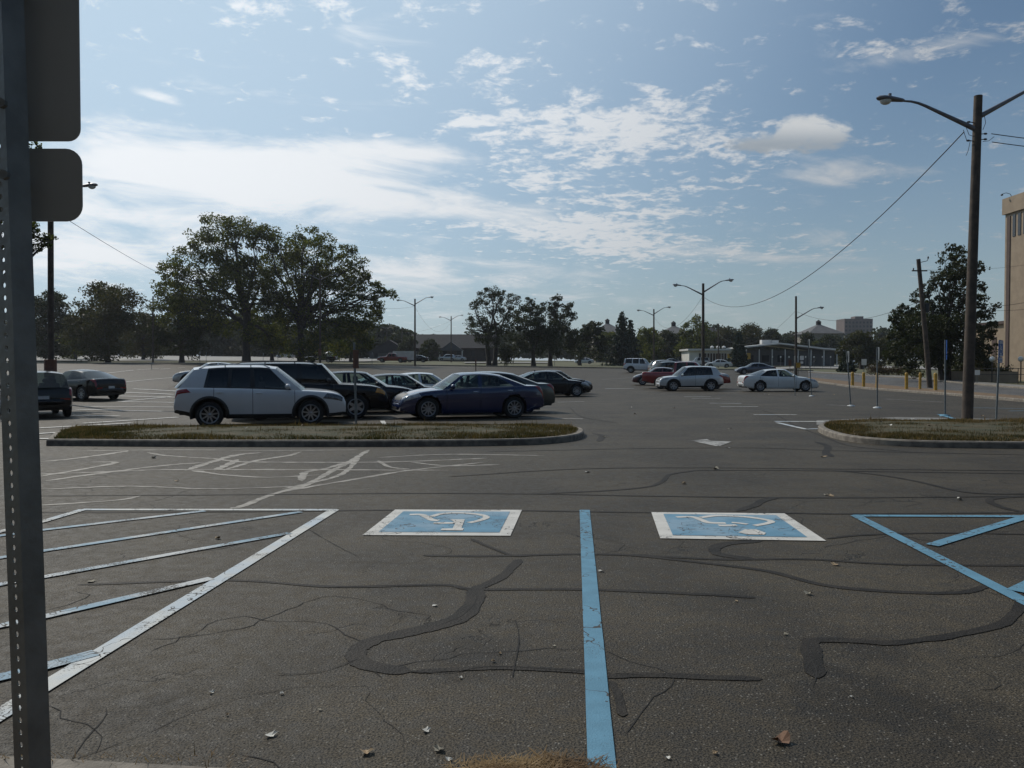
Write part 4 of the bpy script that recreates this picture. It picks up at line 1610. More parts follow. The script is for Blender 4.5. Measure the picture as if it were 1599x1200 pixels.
car('parked_suv', 'dark green SUV between the red pickup cab and the tan SUV', 'SUV', SUV, 1050, 86, 25, CP['green'], group=GR, L=4.6, H=1.72)
car('parked_car', 'slate blue sedan facing left on the access road', 'car', SEDAN, 1179, 99, 176, CP['slate'], group=GR, L=4.8, H=1.46)
car('parked_car', 'white sedan before the long white building', 'car', SEDAN, 1122, 142, 172, CP['white2'], group=GR, L=4.7, H=1.46)
car('parked_suv', 'white off-roader with black top at the end of the long white building', 'SUV', BOXY, 1090, 158, 182, CP['white2'], group=GR, L=4.2, H=1.85, roof=M['trim'], rails=None, clad=True, glass=G_DARK)
car('parked_car', 'small white car far off beside the dark round bush', 'car', SEDAN, 1335, 160, 178, CP['white'], group=GR, L=4.6, H=1.5)
car('parked_car', 'blue car half hidden among the trees left of the long white building', 'car', SEDAN, 1046, 165, 185, CP['slate'], group=GR, L=4.6, H=1.5)
GF = 'vehicles far off across the lot'
car('pickup_truck', 'bright red pickup in front of the white box trailer', 'pickup truck', PICKUP, 613, 150, 180, CP['red'], group=GF, L=5.6, H=1.8)
car('parked_car', 'black car behind the tall double lamp, right of the white box trailer', 'car', SEDAN, 651, 158, 178, CP['darkgrey'], group=GF, L=4.6, H=1.45)
car('pickup_truck', 'black pickup carrying a white tank, parked behind the second big trunk', 'pickup truck', PICKUP, 502, 138, 175, CP['black'], group=GF, L=5.4, H=1.75)
car('parked_suv', 'pale silver SUV before the dark-roofed house', 'SUV', SUV, 698, 196, 180, CP['lightsilver'], group=GF)
car('parked_car', 'pale blue sedan right of the silver SUV before the dark-roofed house', 'car', SEDAN, 714, 200, 180, CP['silver'], group=GF)
car('parked_car', 'white car under the trees far off by the road', 'car', SEDAN, 912, 190, 180, CP['white2'], group=GF)
car('parked_car', 'pale car under the big trees at the far edge of the pale lot', 'car', SEDAN, 446, 205, 180, CP['lightsilver'], group=GF)
# white box trailer and the tank on the black pickup
p = on(632, 156)
t = empty('box_trailer', p, 0, 'white box trailer parked beyond the bright red pickup', 'trailer', GF)
b = MB(); b.box((0, 0, 1.35), (4.4, 2.0, 1.75)); b.build('cargo_box', CP['white2'], t)
b = MB(); b.box((0, 0, .42), (4.6, 1.6, .10)); b.tube([(-2.2, 0, .42), (-3.3, 0, .45)], .05, 6); b.build('chassis', M['trim'], t)
for y_ in (-.95, .95):
    b = MB(); b.lathe([(.05, -.1), (.33, -.1), (.35, 0), (.33, .1), (.05, .1)], 16, (0, y_, .35), 'Y'); b.build('wheel', M['tyre'], t)
p = on(511, 138)
b = MB(); b.ball((0, 0, 0), (.75, .6, .5), 16, 10); b.tube([(0, 0, .4), (0, 0, .62)], .12, 8)
o = tag(b.build('water_tank', M['sign_white'], smooth=True), 'white rounded tank standing on the bed of the black pickup', 'tank')
o.location = p + Vector((.35, 0, 1.45))

# ------------------------------------------------------------------ buildings
M['brick'] = mat('tan_brick', (.31, .24, .168), .9, color2=(.26, .20, .14), vscale=1.2, bump=.2, bscale=12)
M['brown_panel'] = mat('brown_wall_panel', (.075, .045, .035), .7, .2, 2)
M['win_dark'] = mat('dark_window_glass', (.02, .024, .03), .12, .3, 1.0)
M['roof_dark'] = mat('dark_shingle_roof', (.020, .020, .023), .9, color2=(.030, .029, .031), vscale=1.5)
M['roof_grey'] = mat('grey_shingle_roof', (.115, .115, .115), .9, color2=(.09, .09, .092), vscale=.8)
M['wall_beige'] = mat('beige_siding', (.26, .235, .20), .85, .12, 1.0)
M['wall_white'] = mat('white_wall_panel', (.68, .67, .62), .8, .12, .6)
M['wall_grey'] = mat('grey_wall_panel', (.085, .088, .092), .8, .2, .8)
M['wall_brick_dark'] = mat('dark_brick_wall', (.050, .036, .031), .9, .25, 1.5)
M['white_trim'] = mat('white_trim_paint', (.62, .61, .58), .6, .08, 3)
M['tower_wall'] = mat('brown_tower_wall', (.15, .115, .105), .9, .15, .2)

# tan institutional block at the right edge
X0, YA, YB, HT = 53.0, 46.0, 85.0, 19.3
g0 = tz1(X0, 80)
t = empty('office_building', (X0, YB, g0), 0, 'tall tan brick block with a plain parapet and dark slot windows under it', 'building')
z = lambda a: a - g0
b = MB()
b.box((16, (YA - YB) / 2, 8.8), (32, YB - YA, 17.8))
b.build('wall', M['brick'], t)
b = MB()
b.box((15.9, (YA - YB) / 2, 18.55), (32.3, YB - YA + .4, 1.7))
b.build('parapet', M['brick'], t)
b = MB()
b.box((-.03, -.67, 8.7), (.10, .54, 17.4))
b.build('corner_panel', M['brown_panel'], t)
for k in range(40):
    b = MB()
    b.box((-.02, -1.55 - k * .87, 16.3), (.08, .46, 2.3))
    b.build('window', M['win_dark'], t)
b = MB()
b.box((-.012, (YA - YB) / 2 - 2, 14.2), (.05, YB - YA - 5, .09))
b.build('string_course', M['brown_panel'], t)
b = MB()
b.tube([(.2, -.8, 19.3), (0, -.8, 19.75), (-.4, -.7, 19.9), (-.75, -.6, 19.8)], .03, 6)
b.ball((-.78, -.6, 19.7), (.13, .13, .10), 10, 6)
b.build('security_lamp', M['trim'], t)
t = empty('office_wing', (58.0, 100, tz1(58, 95)), 0, 'low tan wing with brown window strips beyond the tall tan block', 'building')
b = MB()
b.box((10, -6, 3.0), (20, 14, 6.6))
b.build('wall', M['brick'], t)
for k in range(4):
    b = MB()
    b.box((-.02, -12 + k * 3.4, 2.7), (.08, .9, 4.2))
    b.build('window', M['brown_panel'], t)
b = MB()
b.box((9.9, -6, 6.45), (20.5, 14.4, .35))
b.build('roof_edge', M['brown_panel'], t)

# unseen block added behind the camera to cut sky fill and reflections
t = empty('sky_fill_blocker', (0, -9, 0), 0, 'long grey block with dark windows, unseen, added to cut sky light and reflections', 'building')
b = MB(); b.box((4, -7, 5.5), (110, 14, 11)); b.build('wall', mat('grey_block_wall', (.15, .15, .145), .9, .2, 1.0), t)
b = MB(); b.box((4, -6.9, 11.2), (111, 14.6, .5)); b.build('roof_edge', M['brown_panel'], t)
for k in range(22):
    for z_ in (2.0, 5.6, 9.0):
        b = MB(); b.box((-46 + k * 4.6, .02, z_), (2.6, .1, 1.7)); b.build('window', M['win_dark'], t)

# long low white building
pA, pB, pC, pD = on(1076, 178), on(1141, 178), on(1166, 172), on(1304, 176)
t = empty('long_building', on(1110, 178), 0, 'long low white building with thin roof, ribbed wall and shaded porch', 'building')
o = t.location
b = MB()
wA = pB.x - pA.x
b.box((pA.x - o.x + wA / 2, 4, 1.7), (wA, 8, 3.4))
b.build('wall', M['wall_white'], t)
for k in range(10):
    b = MB()
    b.box((pA.x - o.x + 2.4 + k * (wA - 3) / 10, -.06, 1.5), (.42, .12, 2.6))
    b.build('window', M['win_dark'], t)
b = MB()
b.box((pA.x - o.x + wA / 2, 3.6, 3.62), (wA + 1, 9.4, .40))
rf = b.build('roof', M['white_trim'], t)
wD = pD.x - pC.x
xm = pC.x - o.x
b = MB()
b.box((xm + wD * .5, 2.5, 1.7), (wD, 8, 3.5))
b.build('wall', M['wall_grey'], t)
b = MB()
ridge = xm + wD * .36
for (x0, z0, x1, z1) in ((xm - .8, 3.85, ridge, 4.75), (ridge, 4.75, xm + wD * .78, 3.75), (xm + wD * .78, 3.7, xm + wD + 1, 3.3)):
    b.raw([(x0, -5, z0), (x1, -5, z1), (x1, 8, z1), (x0, 8, z0), (x0, -5, z0 + .32), (x1, -5, z1 + .32), (x1, 8, z1 + .32), (x0, 8, z0 + .32)],
          [(0, 1, 2, 3), (4, 7, 6, 5), (0, 4, 5, 1), (1, 5, 6, 2), (2, 6, 7, 3), (3, 7, 4, 0)])
rf2 = b.build('roof', M['white_trim'], t)
for x_, s_ in ((ridge - 1.2, 1.0), (ridge + .6, .8)):
    b = MB(); b.box((x_, 1, 5.4), (2.2 * s_, 1.6, .9 * s_)); b.build('roof_unit', M['white_trim'], rf2)
for k in range(3):
    b = MB(); b.lathe([(.4, 0), (.45, .35), (.01, .6)], 12, (pA.x - o.x + wA * (.55 + .14 * k), 0, 3.95)); b.build('roof_vent', M['white_trim'], rf)
b = MB(); b.lathe([(.25, 0), (.25, 1.5), (.01, 1.52)], 10, (pA.x - o.x + wA * .36, 1, 3.8)); b.build('chimney', M['white_trim'], rf)
for k in range(8):
    b = MB(); b.box((xm + .3 + k * (wD - 1) / 7, -4.6, 1.8), (.16, .16, 3.6)); b.build('porch_post', M['white_trim'], t)
for k in range(5):
    b = MB()
    b.box((xm + 2 + k * 3.5, -1.56, 1.6), (1.6, .1, 1.5))
    b.build('window', M['win_dark'], t)


def hip_house(px, D, w_px, eave, apex, label, wall=None, roofm=None, cupola=True, depth=14, gable=False, flat_gable=False):
    g = on(px, D)
    w = w_px * D / F
    ze = pt(px, eave, D).z - g.z
    za = pt(px, apex, D).z - g.z
    t = empty('house', g, 0, label, 'house')
    b = MB()
    b.box((0, depth / 2, ze / 2), (w, depth, ze))
    wl = b.build('wall', wall or M['wall_beige'], t)
    b = MB()
    e = w / 2 + .7
    if gable:
        b.raw([(-e, -.7, ze), (e, -.7, ze), (e, depth + .7, ze), (-e, depth + .7, ze), (-e, depth / 2, za), (e, depth / 2, za)],
              [(0, 1, 5, 4), (2, 3, 4, 5), (0, 4, 3), (1, 2, 5), (0, 3, 2, 1)])
    elif flat_gable:
        b.raw([(-e, -.7, ze), (e, -.7, ze), (e, depth, ze), (-e, depth, ze), (0, -.7, za), (0, depth, za)],
              [(0, 4, 5, 3), (4, 1, 2, 5), (0, 1, 4), (2, 3, 5), (0, 3, 2, 1)])
    else:
        k = .08
        b.raw([(-e, -.7, ze), (e, -.7, ze), (e, depth + .7, ze), (-e, depth + .7, ze), (-e * k, depth * .45, za), (e * k, depth * .45, za), (e * k, depth * .55, za), (-e * k, depth * .55, za)],
              [(0, 1, 5, 4), (1, 2, 6, 5), (2, 3, 7, 6), (3, 0, 4, 7), (4, 5, 6, 7), (0, 3, 2, 1)])
    rf = b.build('roof', roofm or M['roof_grey'], t)
    if cupola:
        b = MB()
        b.box((0, depth / 2, za + .5), (1.3, 1.3, 1.2))
        b.lathe([(1.0, 1.05), (.02, 1.8)], 8, (0, depth / 2, za))
        b.build('cupola', M['roof_dark'], rf)
    n = max(2, int(w / 3.2))
    for k in range(n):
        b = MB()
        b.box((-w / 2 + w * (k + .5) / n, -.03, ze * .62), (1.0, .1, 1.4))
        b.build('window', M['win_dark'], t)
    return t


hip_house(952, 270, 44, 519, 504, 'tan hip-roofed house with a cupola left of the tall conifer', wall=M['wall_beige'])
hip_house(1058, 265, 42, 521, 508, 'tan hip-roofed house with a cupola between the small double lamp and the tall double lamp')
hip_house(1116, 290, 34, 524, 511, 'dark-roofed house half hidden behind the tall double lamp', roofm=M['roof_dark'], cupola=False)
hip_house(1290, 265, 52, 521, 506, 'grey hip-roofed house with a cupola above the long white building')
b = hip_house(706, 208, 128, 544, 521, 'long dark-roofed brick house with a small white porch gable', M['wall_brick_dark'], M['roof_dark'], False, 12, gable=True)
m_ = MB()
m_.raw([(-3.2, -4, 2.6), (3.2, -4, 2.6), (0, -4, 5.0), (-3.2, 3, 2.6), (3.2, 3, 2.6), (0, 3, 5.0)], [(0, 1, 2), (0, 2, 5, 3), (1, 4, 5, 2), (0, 3, 4, 1)])
m_.build('porch_gable', M['wall_grey'], b)
for k in (-2.9, 2.9):
    m_ = MB(); m_.box((k, -3.8, 1.3), (.25, .25, 2.6)); m_.build('porch_post', M['white_trim'], b)
hip_house(608, 222, 62, 552, 531, 'dark gabled house left of the long dark-roofed house', M['wall_grey'], M['roof_dark'], False, 12, flat_gable=True)
g = on(1340, 620)
t = empty('apartment_tower', g, 0, 'distant brown apartment block rising above the trees', 'building')
zt = pt(1340, 498, 620).z - g.z
w = 44 * 620 / F
b = MB(); b.box((0, 8, zt / 2), (w, 16, zt)); b.box((w * .1, 8, zt + 1), (w * .3, 8, 2.2)); b.build('wall', M['tower_wall'], t)
for r_ in range(9):
    for k in range(8):
        b = MB()
        b.box((-w / 2 + w * (k + .5) / 8, -.05, zt - 3 - r_ * 3.1), (w / 16, .2, 1.5))
        b.build('window', M['win_dark'], t)

# ------------------------------------------------------------------ trees
LM = {
    'oak': leaf_mat('mid_green_leaves', (.036, .050, .014), (.058, .068, .018), (.16, .15, .028), .48),
    'dark': leaf_mat('dark_green_leaves', (.022, .032, .012), (.032, .040, .013), (.055, .055, .018), .26),
    'brown': leaf_mat('autumn_leaves', (.048, .044, .016), (.036, .042, .014), (.080, .064, .022), .3),
    'needle': leaf_mat('conifer_needles', (.018, .030, .017), (.026, .038, .02), (.035, .045, .024), .12),
    'shrub': leaf_mat('shrub_leaves', (.035, .042, .014), (.05, .05, .018), (.085, .07, .025), .3),
    'redshrub': leaf_mat('reddish_shrub_leaves', (.060, .035, .025), (.05, .042, .02), (.09, .06, .03), .3),
}


def leaf_mesh(name, P, size, rg, material, parent, flatz=.75):
    """many small leaf faces at the points P (n x 3)"""
    n = len(P)
    nr = rg.normal(size=(n, 3))
    nr[:, 2] = nr[:, 2] * flatz + .25
    nr /= np.linalg.norm(nr, axis=1)[:, None]
    a = rg.normal(size=(n, 3))
    e1 = np.cross(nr, a)
    e1 /= np.linalg.norm(e1, axis=1)[:, None]
    e2 = np.cross(nr, e1)
    s = size * rg.uniform(.55, 1.25, size=(n, 1))
    asp = rg.uniform(.45, .8, size=(n, 1))
    V = np.empty((n, 5, 3))
    V[:, 0] = P - e1 * s * .5
    V[:, 1] = P - e2 * s * asp * .5 - e1 * s * .1
    V[:, 2] = P + e1 * s * .35 - e2 * s * asp * .32 + nr * s * .12
    V[:, 3] = P + e1 * s * .55 + e2 * s * asp * .18
    V[:, 4] = P + e2 * s * asp * .5 - e1 * s * .08 + nr * s * .10
    me = bpy.data.meshes.new(name)
    me.vertices.add(n * 5)
    me.vertices.foreach_set('co', V.reshape(-1).astype(np.float32))
    me.loops.add(n * 5)
    me.loops.foreach_set('vertex_index', np.arange(n * 5, dtype=np.int32))
    me.polygons.add(n)
    me.polygons.foreach_set('loop_start', np.arange(0, n * 5, 5, dtype=np.int32))
    me.materials.append(material)
    me.update()
    me.validate()
    return link(bpy.data.objects.new(name, me), parent)


def tree(name, label, px, D, lobes, kind, leaf, seed, trunk_r, fork=.35, dens=5.0, group=None, cat='tree', stems=1, trunk_px=None, depth_jit=.8, twigs=4, clump=.34, lean=0.0):
    """lobes: (px, py, radius px) of the crown seen at depth D"""
    rg = np.random.default_rng(seed)
    leaf *= .56
    dens *= 4.3
    clump *= 1.25
    lobes = [(a_, b_, c_ * 1.12) for a_, b_, c_ in lobes]
    base = on(trunk_px if trunk_px is not None else px, D)
    root = empty(name, base, 0, label, cat, group)
    k = D / F
    L = []
    for lx, ly, lr in lobes:
        dy = rg.normal() * lr * k * depth_jit
        c = pt(lx, ly, D + dy) - base
        L.append((c, lr * k))
    top = max(c.z + r_ for c, r_ in L)
    pts = []
    tips = []
    for c, r_ in L:
        nc = int(10 + 5 * min(r_, 4))
        per = max(4, int(dens * (r_ / leaf) ** 2 / nc))
        cs = []
        for q in range(nc):
            d_ = rg.normal(size=3)
            d_ /= np.linalg.norm(d_)
            rr = r_ * (rg.uniform(.25, 1.0) ** .6) * .86
            cc = np.array(c) + d_ * rr * np.array([1, 1, .88])
            cr_ = r_ * clump * rg.uniform(.55, 1.25)
            m_ = int(per * rg.uniform(.4, 1.7)) + 2
            dd = rg.normal(size=(m_, 3))
            dd /= np.linalg.norm(dd, axis=1)[:, None]
            pts.append(cc + dd * (cr_ * rg.uniform(.15, 1, size=(m_, 1)) ** .5) * np.array([1, 1, .7]))
            cs.append(Vector(cc))
        tips.append(cs)
    P_ = np.vstack(pts)
    P_ = P_[P_[:, 2] > .3]
    # trunk and limbs
    tb = MB()
    fz = top * fork
    for s_ in range(stems):
        off = Vector(((s_ - (stems - 1) / 2) * trunk_r * 2.6, 0, 0))
        wob = [Vector((rg.normal() * .12, rg.normal() * .12, 0)) * trunk_r * 2 for _ in range(5)]
        cp = []
        for i in range(6):
            f_ = i / 5
            q = off * (1 + f_) + Vector((lean * f_ * fz, 0, fz * f_)) + (wob[i - 1] * f_ if i else Vector((0, 0, 0)))
            cp.append(q)
        tb.tube([cp[0] + Vector((0, 0, -.3))] + cp, [trunk_r * 1.7, trunk_r * 1.35, trunk_r * 1.02, trunk_r * .95, trunk_r * .9, trunk_r * .85, trunk_r * .72], 12)
        mine = [i for i in range(len(L)) if i % stems == s_]
        for i in mine:
            c, r_ = L[i]
            z0 = rg.uniform(.55, 1.0)
            st = cp[0].lerp(cp[-1], z0) if z0 < 1 else cp[-1]
            j = min(int(z0 * 5), 4)
            st = cp[j].lerp(cp[j + 1], z0 * 5 - j)
            end = c
            mid = st.lerp(end, .5) + Vector((rg.normal() * .05, rg.normal() * .05, .12 * abs(rg.normal()))) * (end - st).length
            if end.z < st.z:
                mid.z = st.z + .1
            P0 = []
            for q in range(8):
                f_ = q / 7
                P0.append(st * (1 - f_) ** 2 + mid * 2 * f_ * (1 - f_) + end * f_ * f_ + Vector((rg.normal(), rg.normal(), rg.normal())) * .02 * (end - st).length * (f_ * (1 - f_) * 4))
            r0 = trunk_r * rg.uniform(.32, .55)
            tb.tube(P0, [r0 * (1 - .8 * q / 7) for q in range(8)], 7, cap=False)
            for tcl in tips[i][:twigs]:
                a = P0[rg.integers(3, 8)]
                m2 = a.lerp(tcl, .5) + Vector((0, 0, .06 * (tcl - a).length))
                tb.tube([a, m2, tcl], [r0 * .26, r0 * .17, r0 * .05], 5, cap=False)
    tb.build('trunk', M['bark'], root, smooth=True)
    leaf_mesh('crown', P_, leaf, rg, LM[kind], root)
    return root


def round_lobes(px, top, w, bottom, seed, n=11, rr=.33):
    """lobes filling an uneven dome between rows top and bottom"""
    rg = np.random.default_rng(seed)
    out = []
    h = bottom - top
    n = max(n, int(1.9 * w * h / (pi * (min(w, h) * .5 * rr * 1.4) ** 2)))
    for k in range(n):
        f_ = (k + .5) / n
        y = bottom - h * (f_ ** .85) * .90
        prof = (math.sin(pi * min(max((bottom - y) / h * .8 + .22, 0), 1))) ** .6
        r_ = min(w, h) * .5 * rr * 1.4 * rg.uniform(.75, 1.2)
        hwid = max(w / 2 * prof - r_ * .6, 2)
        x = px + rg.uniform(-1, 1) * hwid
        out.append((x, max(y, top + r_ * .85), r_))
    out.append((px + rg.uniform(-.1, .1) * w, top + h * .14, h * .15))
    out.append((px - w * .36, top + h * .55, h * .17))
    out.append((px + w * .36, top + h * .55, h * .17))
    return out


TG = 'trees along the far edge of the lot'
tree('oak_tree', 'largest old tree on the left, its open crown leaning left over the round dark tree', 385, 118,
     [(343, 360, 34), (318, 385, 32), (296, 408, 30), (268, 428, 26), (250, 447, 16), (375, 362, 26), (395, 372, 24), (360, 400, 34), (330, 430, 36), (300, 450, 34), (268, 458, 26),
      (410, 438, 26), (425, 478, 26), (350, 510, 22), (395, 520, 20), (420, 525, 22), (375, 420, 26), (395, 425, 32), (365, 450, 36), (335, 475, 30), (300, 482, 34), (410, 470, 30), (385, 495, 30), (262, 485, 28)], 'oak', .55, 1, .55, fork=.42, dens=3.3, group=None, twigs=5, clump=.30)
tree('oak_tree', 'broad old tree with sunlit right-hand branches reaching towards the double lamp', 470, 119,
     [(412, 365, 22), (428, 382, 26), (478, 372, 22), (500, 385, 24), (455, 395, 28), (430, 420, 32), (480, 425, 34), (515, 415, 26), (540, 400, 20), (555, 412, 18), (540, 440, 30), (575, 455, 20),
      (598, 452, 14), (612, 458, 10), (585, 480, 18), (505, 460, 36), (455, 465, 34), (545, 480, 28), (480, 500, 34), (525, 510, 34), (440, 510, 28), (560, 510, 22), (500, 535, 26), (545, 532, 22), (470, 545, 22), (440, 542, 20), (525, 546, 22), (578, 505, 18), (565, 535, 18), (430, 455, 26), (500, 435, 26), (560, 440, 22), (590, 490, 16), (465, 400, 26)], 'oak', .55, 2, .50, fork=.40, dens=3.5, twigs=5, clump=.31)
tree('maple_tree', 'round dark tree under the left side of the largest old tree', 284, 124, round_lobes(290, 462, 128, 548, 3, 12), 'dark', .6, 3, .38, fork=.3, dens=4.2)
tree('maple_tree', 'round tree with a leaning trunk, second from the perforated sign post', 169, 124, round_lobes(162, 440, 118, 552, 4, 12), 'brown', .6, 4, .36, fork=.28, dens=4.0, lean=-.08)
tree('maple_tree', 'dark tree just right of the perforated sign post behind the left pole', 80, 140, round_lobes(76, 453, 84, 558, 5, 11), 'dark', .65, 5, .36, dens=4.2)
tree('maple_tree', 'low green tree between the dark tree and the leaning tree', 118, 152, round_lobes(118, 495, 60, 556, 6, 8), 'oak', .65, 6, .3, dens=4.0)
tree('maple_tree', 'low tree filling the gap between the leaning tree and the round dark tree', 224, 150, round_lobes(224, 488, 66, 556, 7, 8), 'brown', .65, 7, .3, dens=4)
tree('maple_tree', 'dark tree behind the two big trunks', 425, 150, round_lobes(425, 490, 110, 548, 8, 11), 'dark', .65, 8, .35, dens=4.5)
tree('maple_tree', 'dark low tree to the right of the second big trunk', 548, 155, round_lobes(540, 500, 80, 552, 9, 10), 'dark', .65, 9, .33, dens=4.2)
tree('maple_tree', 'low dark tree in front of the dark gabled house', 632, 190, round_lobes(645, 524, 46, 566, 70, 9), 'dark', .7, 70, .3, dens=4.5)
tree('maple_tree', 'low dark tree at the left gable of the long dark-roofed house', 690, 200, round_lobes(672, 530, 34, 566, 71, 8), 'dark', .7, 71, .3, dens=4.5, trunk_px=672)
tree('elm_tree', 'airy tree with forked trunk before the long dark-roofed house', 768, 130,
     [(768, 455, 15), (752, 468, 13), (785, 462, 14), (802, 470, 11), (740, 478, 10), (770, 482, 18), (796, 488, 16), (742, 500, 16), (760, 505, 18), (786, 508, 18), (735, 515, 10), (770, 530, 18), (795, 525, 12), (750, 528, 14)],
     'dark', .42, 10, .36, fork=.42, dens=3.3, stems=2, clump=.30)
tree('elm_tree', 'dark spreading tree right of the airy forked tree', 833, 136, [(828, 476, 12), (815, 490, 15), (842, 488, 16), (812, 508, 15), (832, 508, 20), (850, 515, 18), (818, 530, 18), (838, 538, 22), (810, 545, 12)], 'dark', .5, 11, .36, fork=.36, dens=5)
tree('elm_tree', 'dark tree with a ragged flat top between the spreading tree and the conifer', 859, 138, [(868, 470, 11), (884, 480, 12), (860, 484, 14), (892, 494, 10), (875, 500, 18), (858, 515, 18), (885, 518, 18), (870, 538, 22), (895, 540, 16)], 'dark', .5, 12, .36, fork=.36, dens=5)
tree('maple_tree', 'dense rounded tree just left of the tall conifer', 905, 160, round_lobes(918, 503, 66, 556, 13, 11), 'dark', .65, 13, .34, dens=5)
tree('maple_tree', 'tree behind the small double lamp', 1020, 190, round_lobes(1012, 512, 56, 566, 14, 10), 'oak', .75, 14, .34, dens=4.5)
tree('maple_tree', 'tree left of the tall double lamp before the hip-roofed house', 1040, 200, round_lobes(1040, 515, 44, 568, 15, 9), 'dark', .75, 15, .34, dens=4.5)
tree('maple_tree', 'pointed leafy tree rising beside the tall double lamp', 1088, 190, [(1088, 499, 9), (1078, 510, 12), (1098, 510, 12), (1070, 524, 12), (1088, 524, 16), (1104, 526, 13), (1076, 540, 16), (1096, 544, 18), (1064, 546, 12), (1110, 545, 12)], 'oak', .7, 16, .34, dens=4.5)
for i, (px, top, w_, lab) in enumerate(((1132, 512, 52, 'brownish tree behind the left end of the long white building'), (1172, 507, 62, 'brownish full tree right behind the dark pointed conifer'),
                                        (1204, 512, 46, 'dark rounded tree over the middle of the long white building'), (1232, 526, 44, 'low tree just left of the single-arm lamp pole top'),
                                        (1262, 518, 34, 'small round tree beside the grey hip-roofed house'))):
    tree('maple_tree', lab, px, 235, round_lobes(px, top, w_, 566, 20 + i, 9), 'brown' if i < 2 else 'dark', .85, 20 + i, .36, dens=4.5)
for i, (px, top, w_, lab) in enumerate(((948, 517, 44, 'low tree hiding the walls of the cupola house left of the tall conifer'), (1062, 521, 50, 'low tree before the cupola house left of the tall double lamp'),
                                        (1112, 522, 40, 'low tree between the tall double lamp and the brownish tree'), (1296, 523, 60, 'low tree before the grey hip-roofed house'), (1276, 530, 40, 'smaller low tree left of the one before the grey hip-roofed house'))):
    tree('maple_tree', lab, px, 246, round_lobes(px, top, w_, 568, 90 + i, 9), 'dark' if i % 2 else 'oak', .85, 90 + i, .36, dens=4.5)
tree('maple_tree', 'low spreading tree left of the leaning wooden pole', 1345, 150, round_lobes(1348, 517, 96, 574, 30, 13), 'shrub', .65, 30, .35, dens=4.5)
tree('maple_tree', 'tall dark tree with a ragged crown between the leaning pole and the tan block', 1475, 78,
     [(1492, 392, 15), (1478, 405, 13), (1508, 402, 12), (1486, 425, 20), (1512, 428, 18), (1528, 420, 12), (1466, 436, 14), (1500, 452, 22), (1450, 452, 14), (1530, 450, 12), (1436, 470, 16), (1410, 487, 14), (1395, 500, 9),
      (1470, 480, 26), (1505, 488, 26), (1440, 500, 26), (1538, 488, 14), (1555, 480, 8), (1415, 515, 22), (1470, 518, 30), (1515, 520, 26), (1545, 512, 14), (1430, 542, 26), (1480, 548, 26), (1528, 548, 20), (1405, 545, 18), (1550, 545, 10), (1400, 562, 13), (1450, 562, 16), (1500, 565, 15), (1538, 565, 12), (1460, 530, 26), (1490, 505, 24), (1425, 490, 16), (1520, 470, 18), (1480, 462, 20), (1540, 530, 16), (1405, 500, 18), (1400, 530, 20), (1420, 562, 18), (1440, 532, 24), (1472, 568, 18), (1512, 545, 24), (1530, 560, 18), (1455, 500, 22), (1495, 430, 18), (1390, 555, 14)],
     'dark', .42, 31, .24, fork=.34, dens=4.2, stems=2, clump=.32)
tree('maple_tree', 'tree at the left edge with a leafy branch hanging beside the small sign', -70, 33,
     [(62, 368, 12), (74, 380, 11), (56, 388, 10), (80, 372, 7), (58, 228, 9), (40, 352, 20), (20, 330, 34), (-30, 300, 60), (-70, 340, 70), (-90, 250, 60), (10, 270, 36), (30, 232, 18)], 'oak', .16, 32, .25, fork=.5, dens=4, depth_jit=.4)


def conifer(label, px, D, top, w_px, seed, leaf=.5, levels=15, ragged=.25):
    rg = np.random.default_rng(seed)
    base = on(px, D)
    root = empty('conifer_tree', base, 0, label, 'tree')
    h = pt(px, top, D).z - base.z
    R_ = w_px * D / F / 2
    tb = MB()
    tb.tube([(0, 0, -.2), (0, 0, h * .5), (0, 0, h)], [h * .018, h * .012, .03], 8)
    P_ = []
    for l in range(levels):
        f_ = .07 + .93 * l / (levels - 1)
        rad = R_ * (1 - f_) ** .85 * rg.uniform(1 - ragged, 1 + ragged) + .12
        nb = int(9 * (1 - f_) + 5)
        for k in range(nb):
            a = 2 * pi * k / nb + rg.uniform(0, .6)
            rl = rad * rg.uniform(.65, 1.1)
            tip = Vector((cos(a) * rl, sin(a) * rl, h * f_ - rl * .30))
            st = Vector((0, 0, h * f_))
            tb.tube([st, st.lerp(tip, .5) + Vector((0, 0, -.02 * rl)), tip], [.04, .03, .01], 4, cap=False)
            m_ = int(6 + 22 * rl / max(R_, .1))
            t_ = rg.uniform(.1, 1.0, size=(m_, 1))
            P_.append(np.array(st) * (1 - t_) + np.array(tip) * t_ + rg.normal(size=(m_, 3)) * np.array([.22, .22, .13]) * (leaf * 1.3))
    tb.build('trunk', M['bark'], root, smooth=True)
    leaf_mesh('crown', np.vstack(P_), leaf, rg, LM['needle'], root, .5)
    return root


conifer('tall ragged conifer behind the white boxy off-road SUV', 971, 165, 490, 62, 41, .65, 20, .35)
conifer('shorter conifer just right of the tall ragged conifer', 984, 172, 502, 44, 42, .65, 16, .3)
conifer('dark pointed conifer before the long white building', 1153, 160, 521, 40, 43, .6, 22, .12)
conifer('dark clipped evergreen bush on the verge left of the leaning pole', 1322, 118, 550, 30, 44, .4, 14, .1)


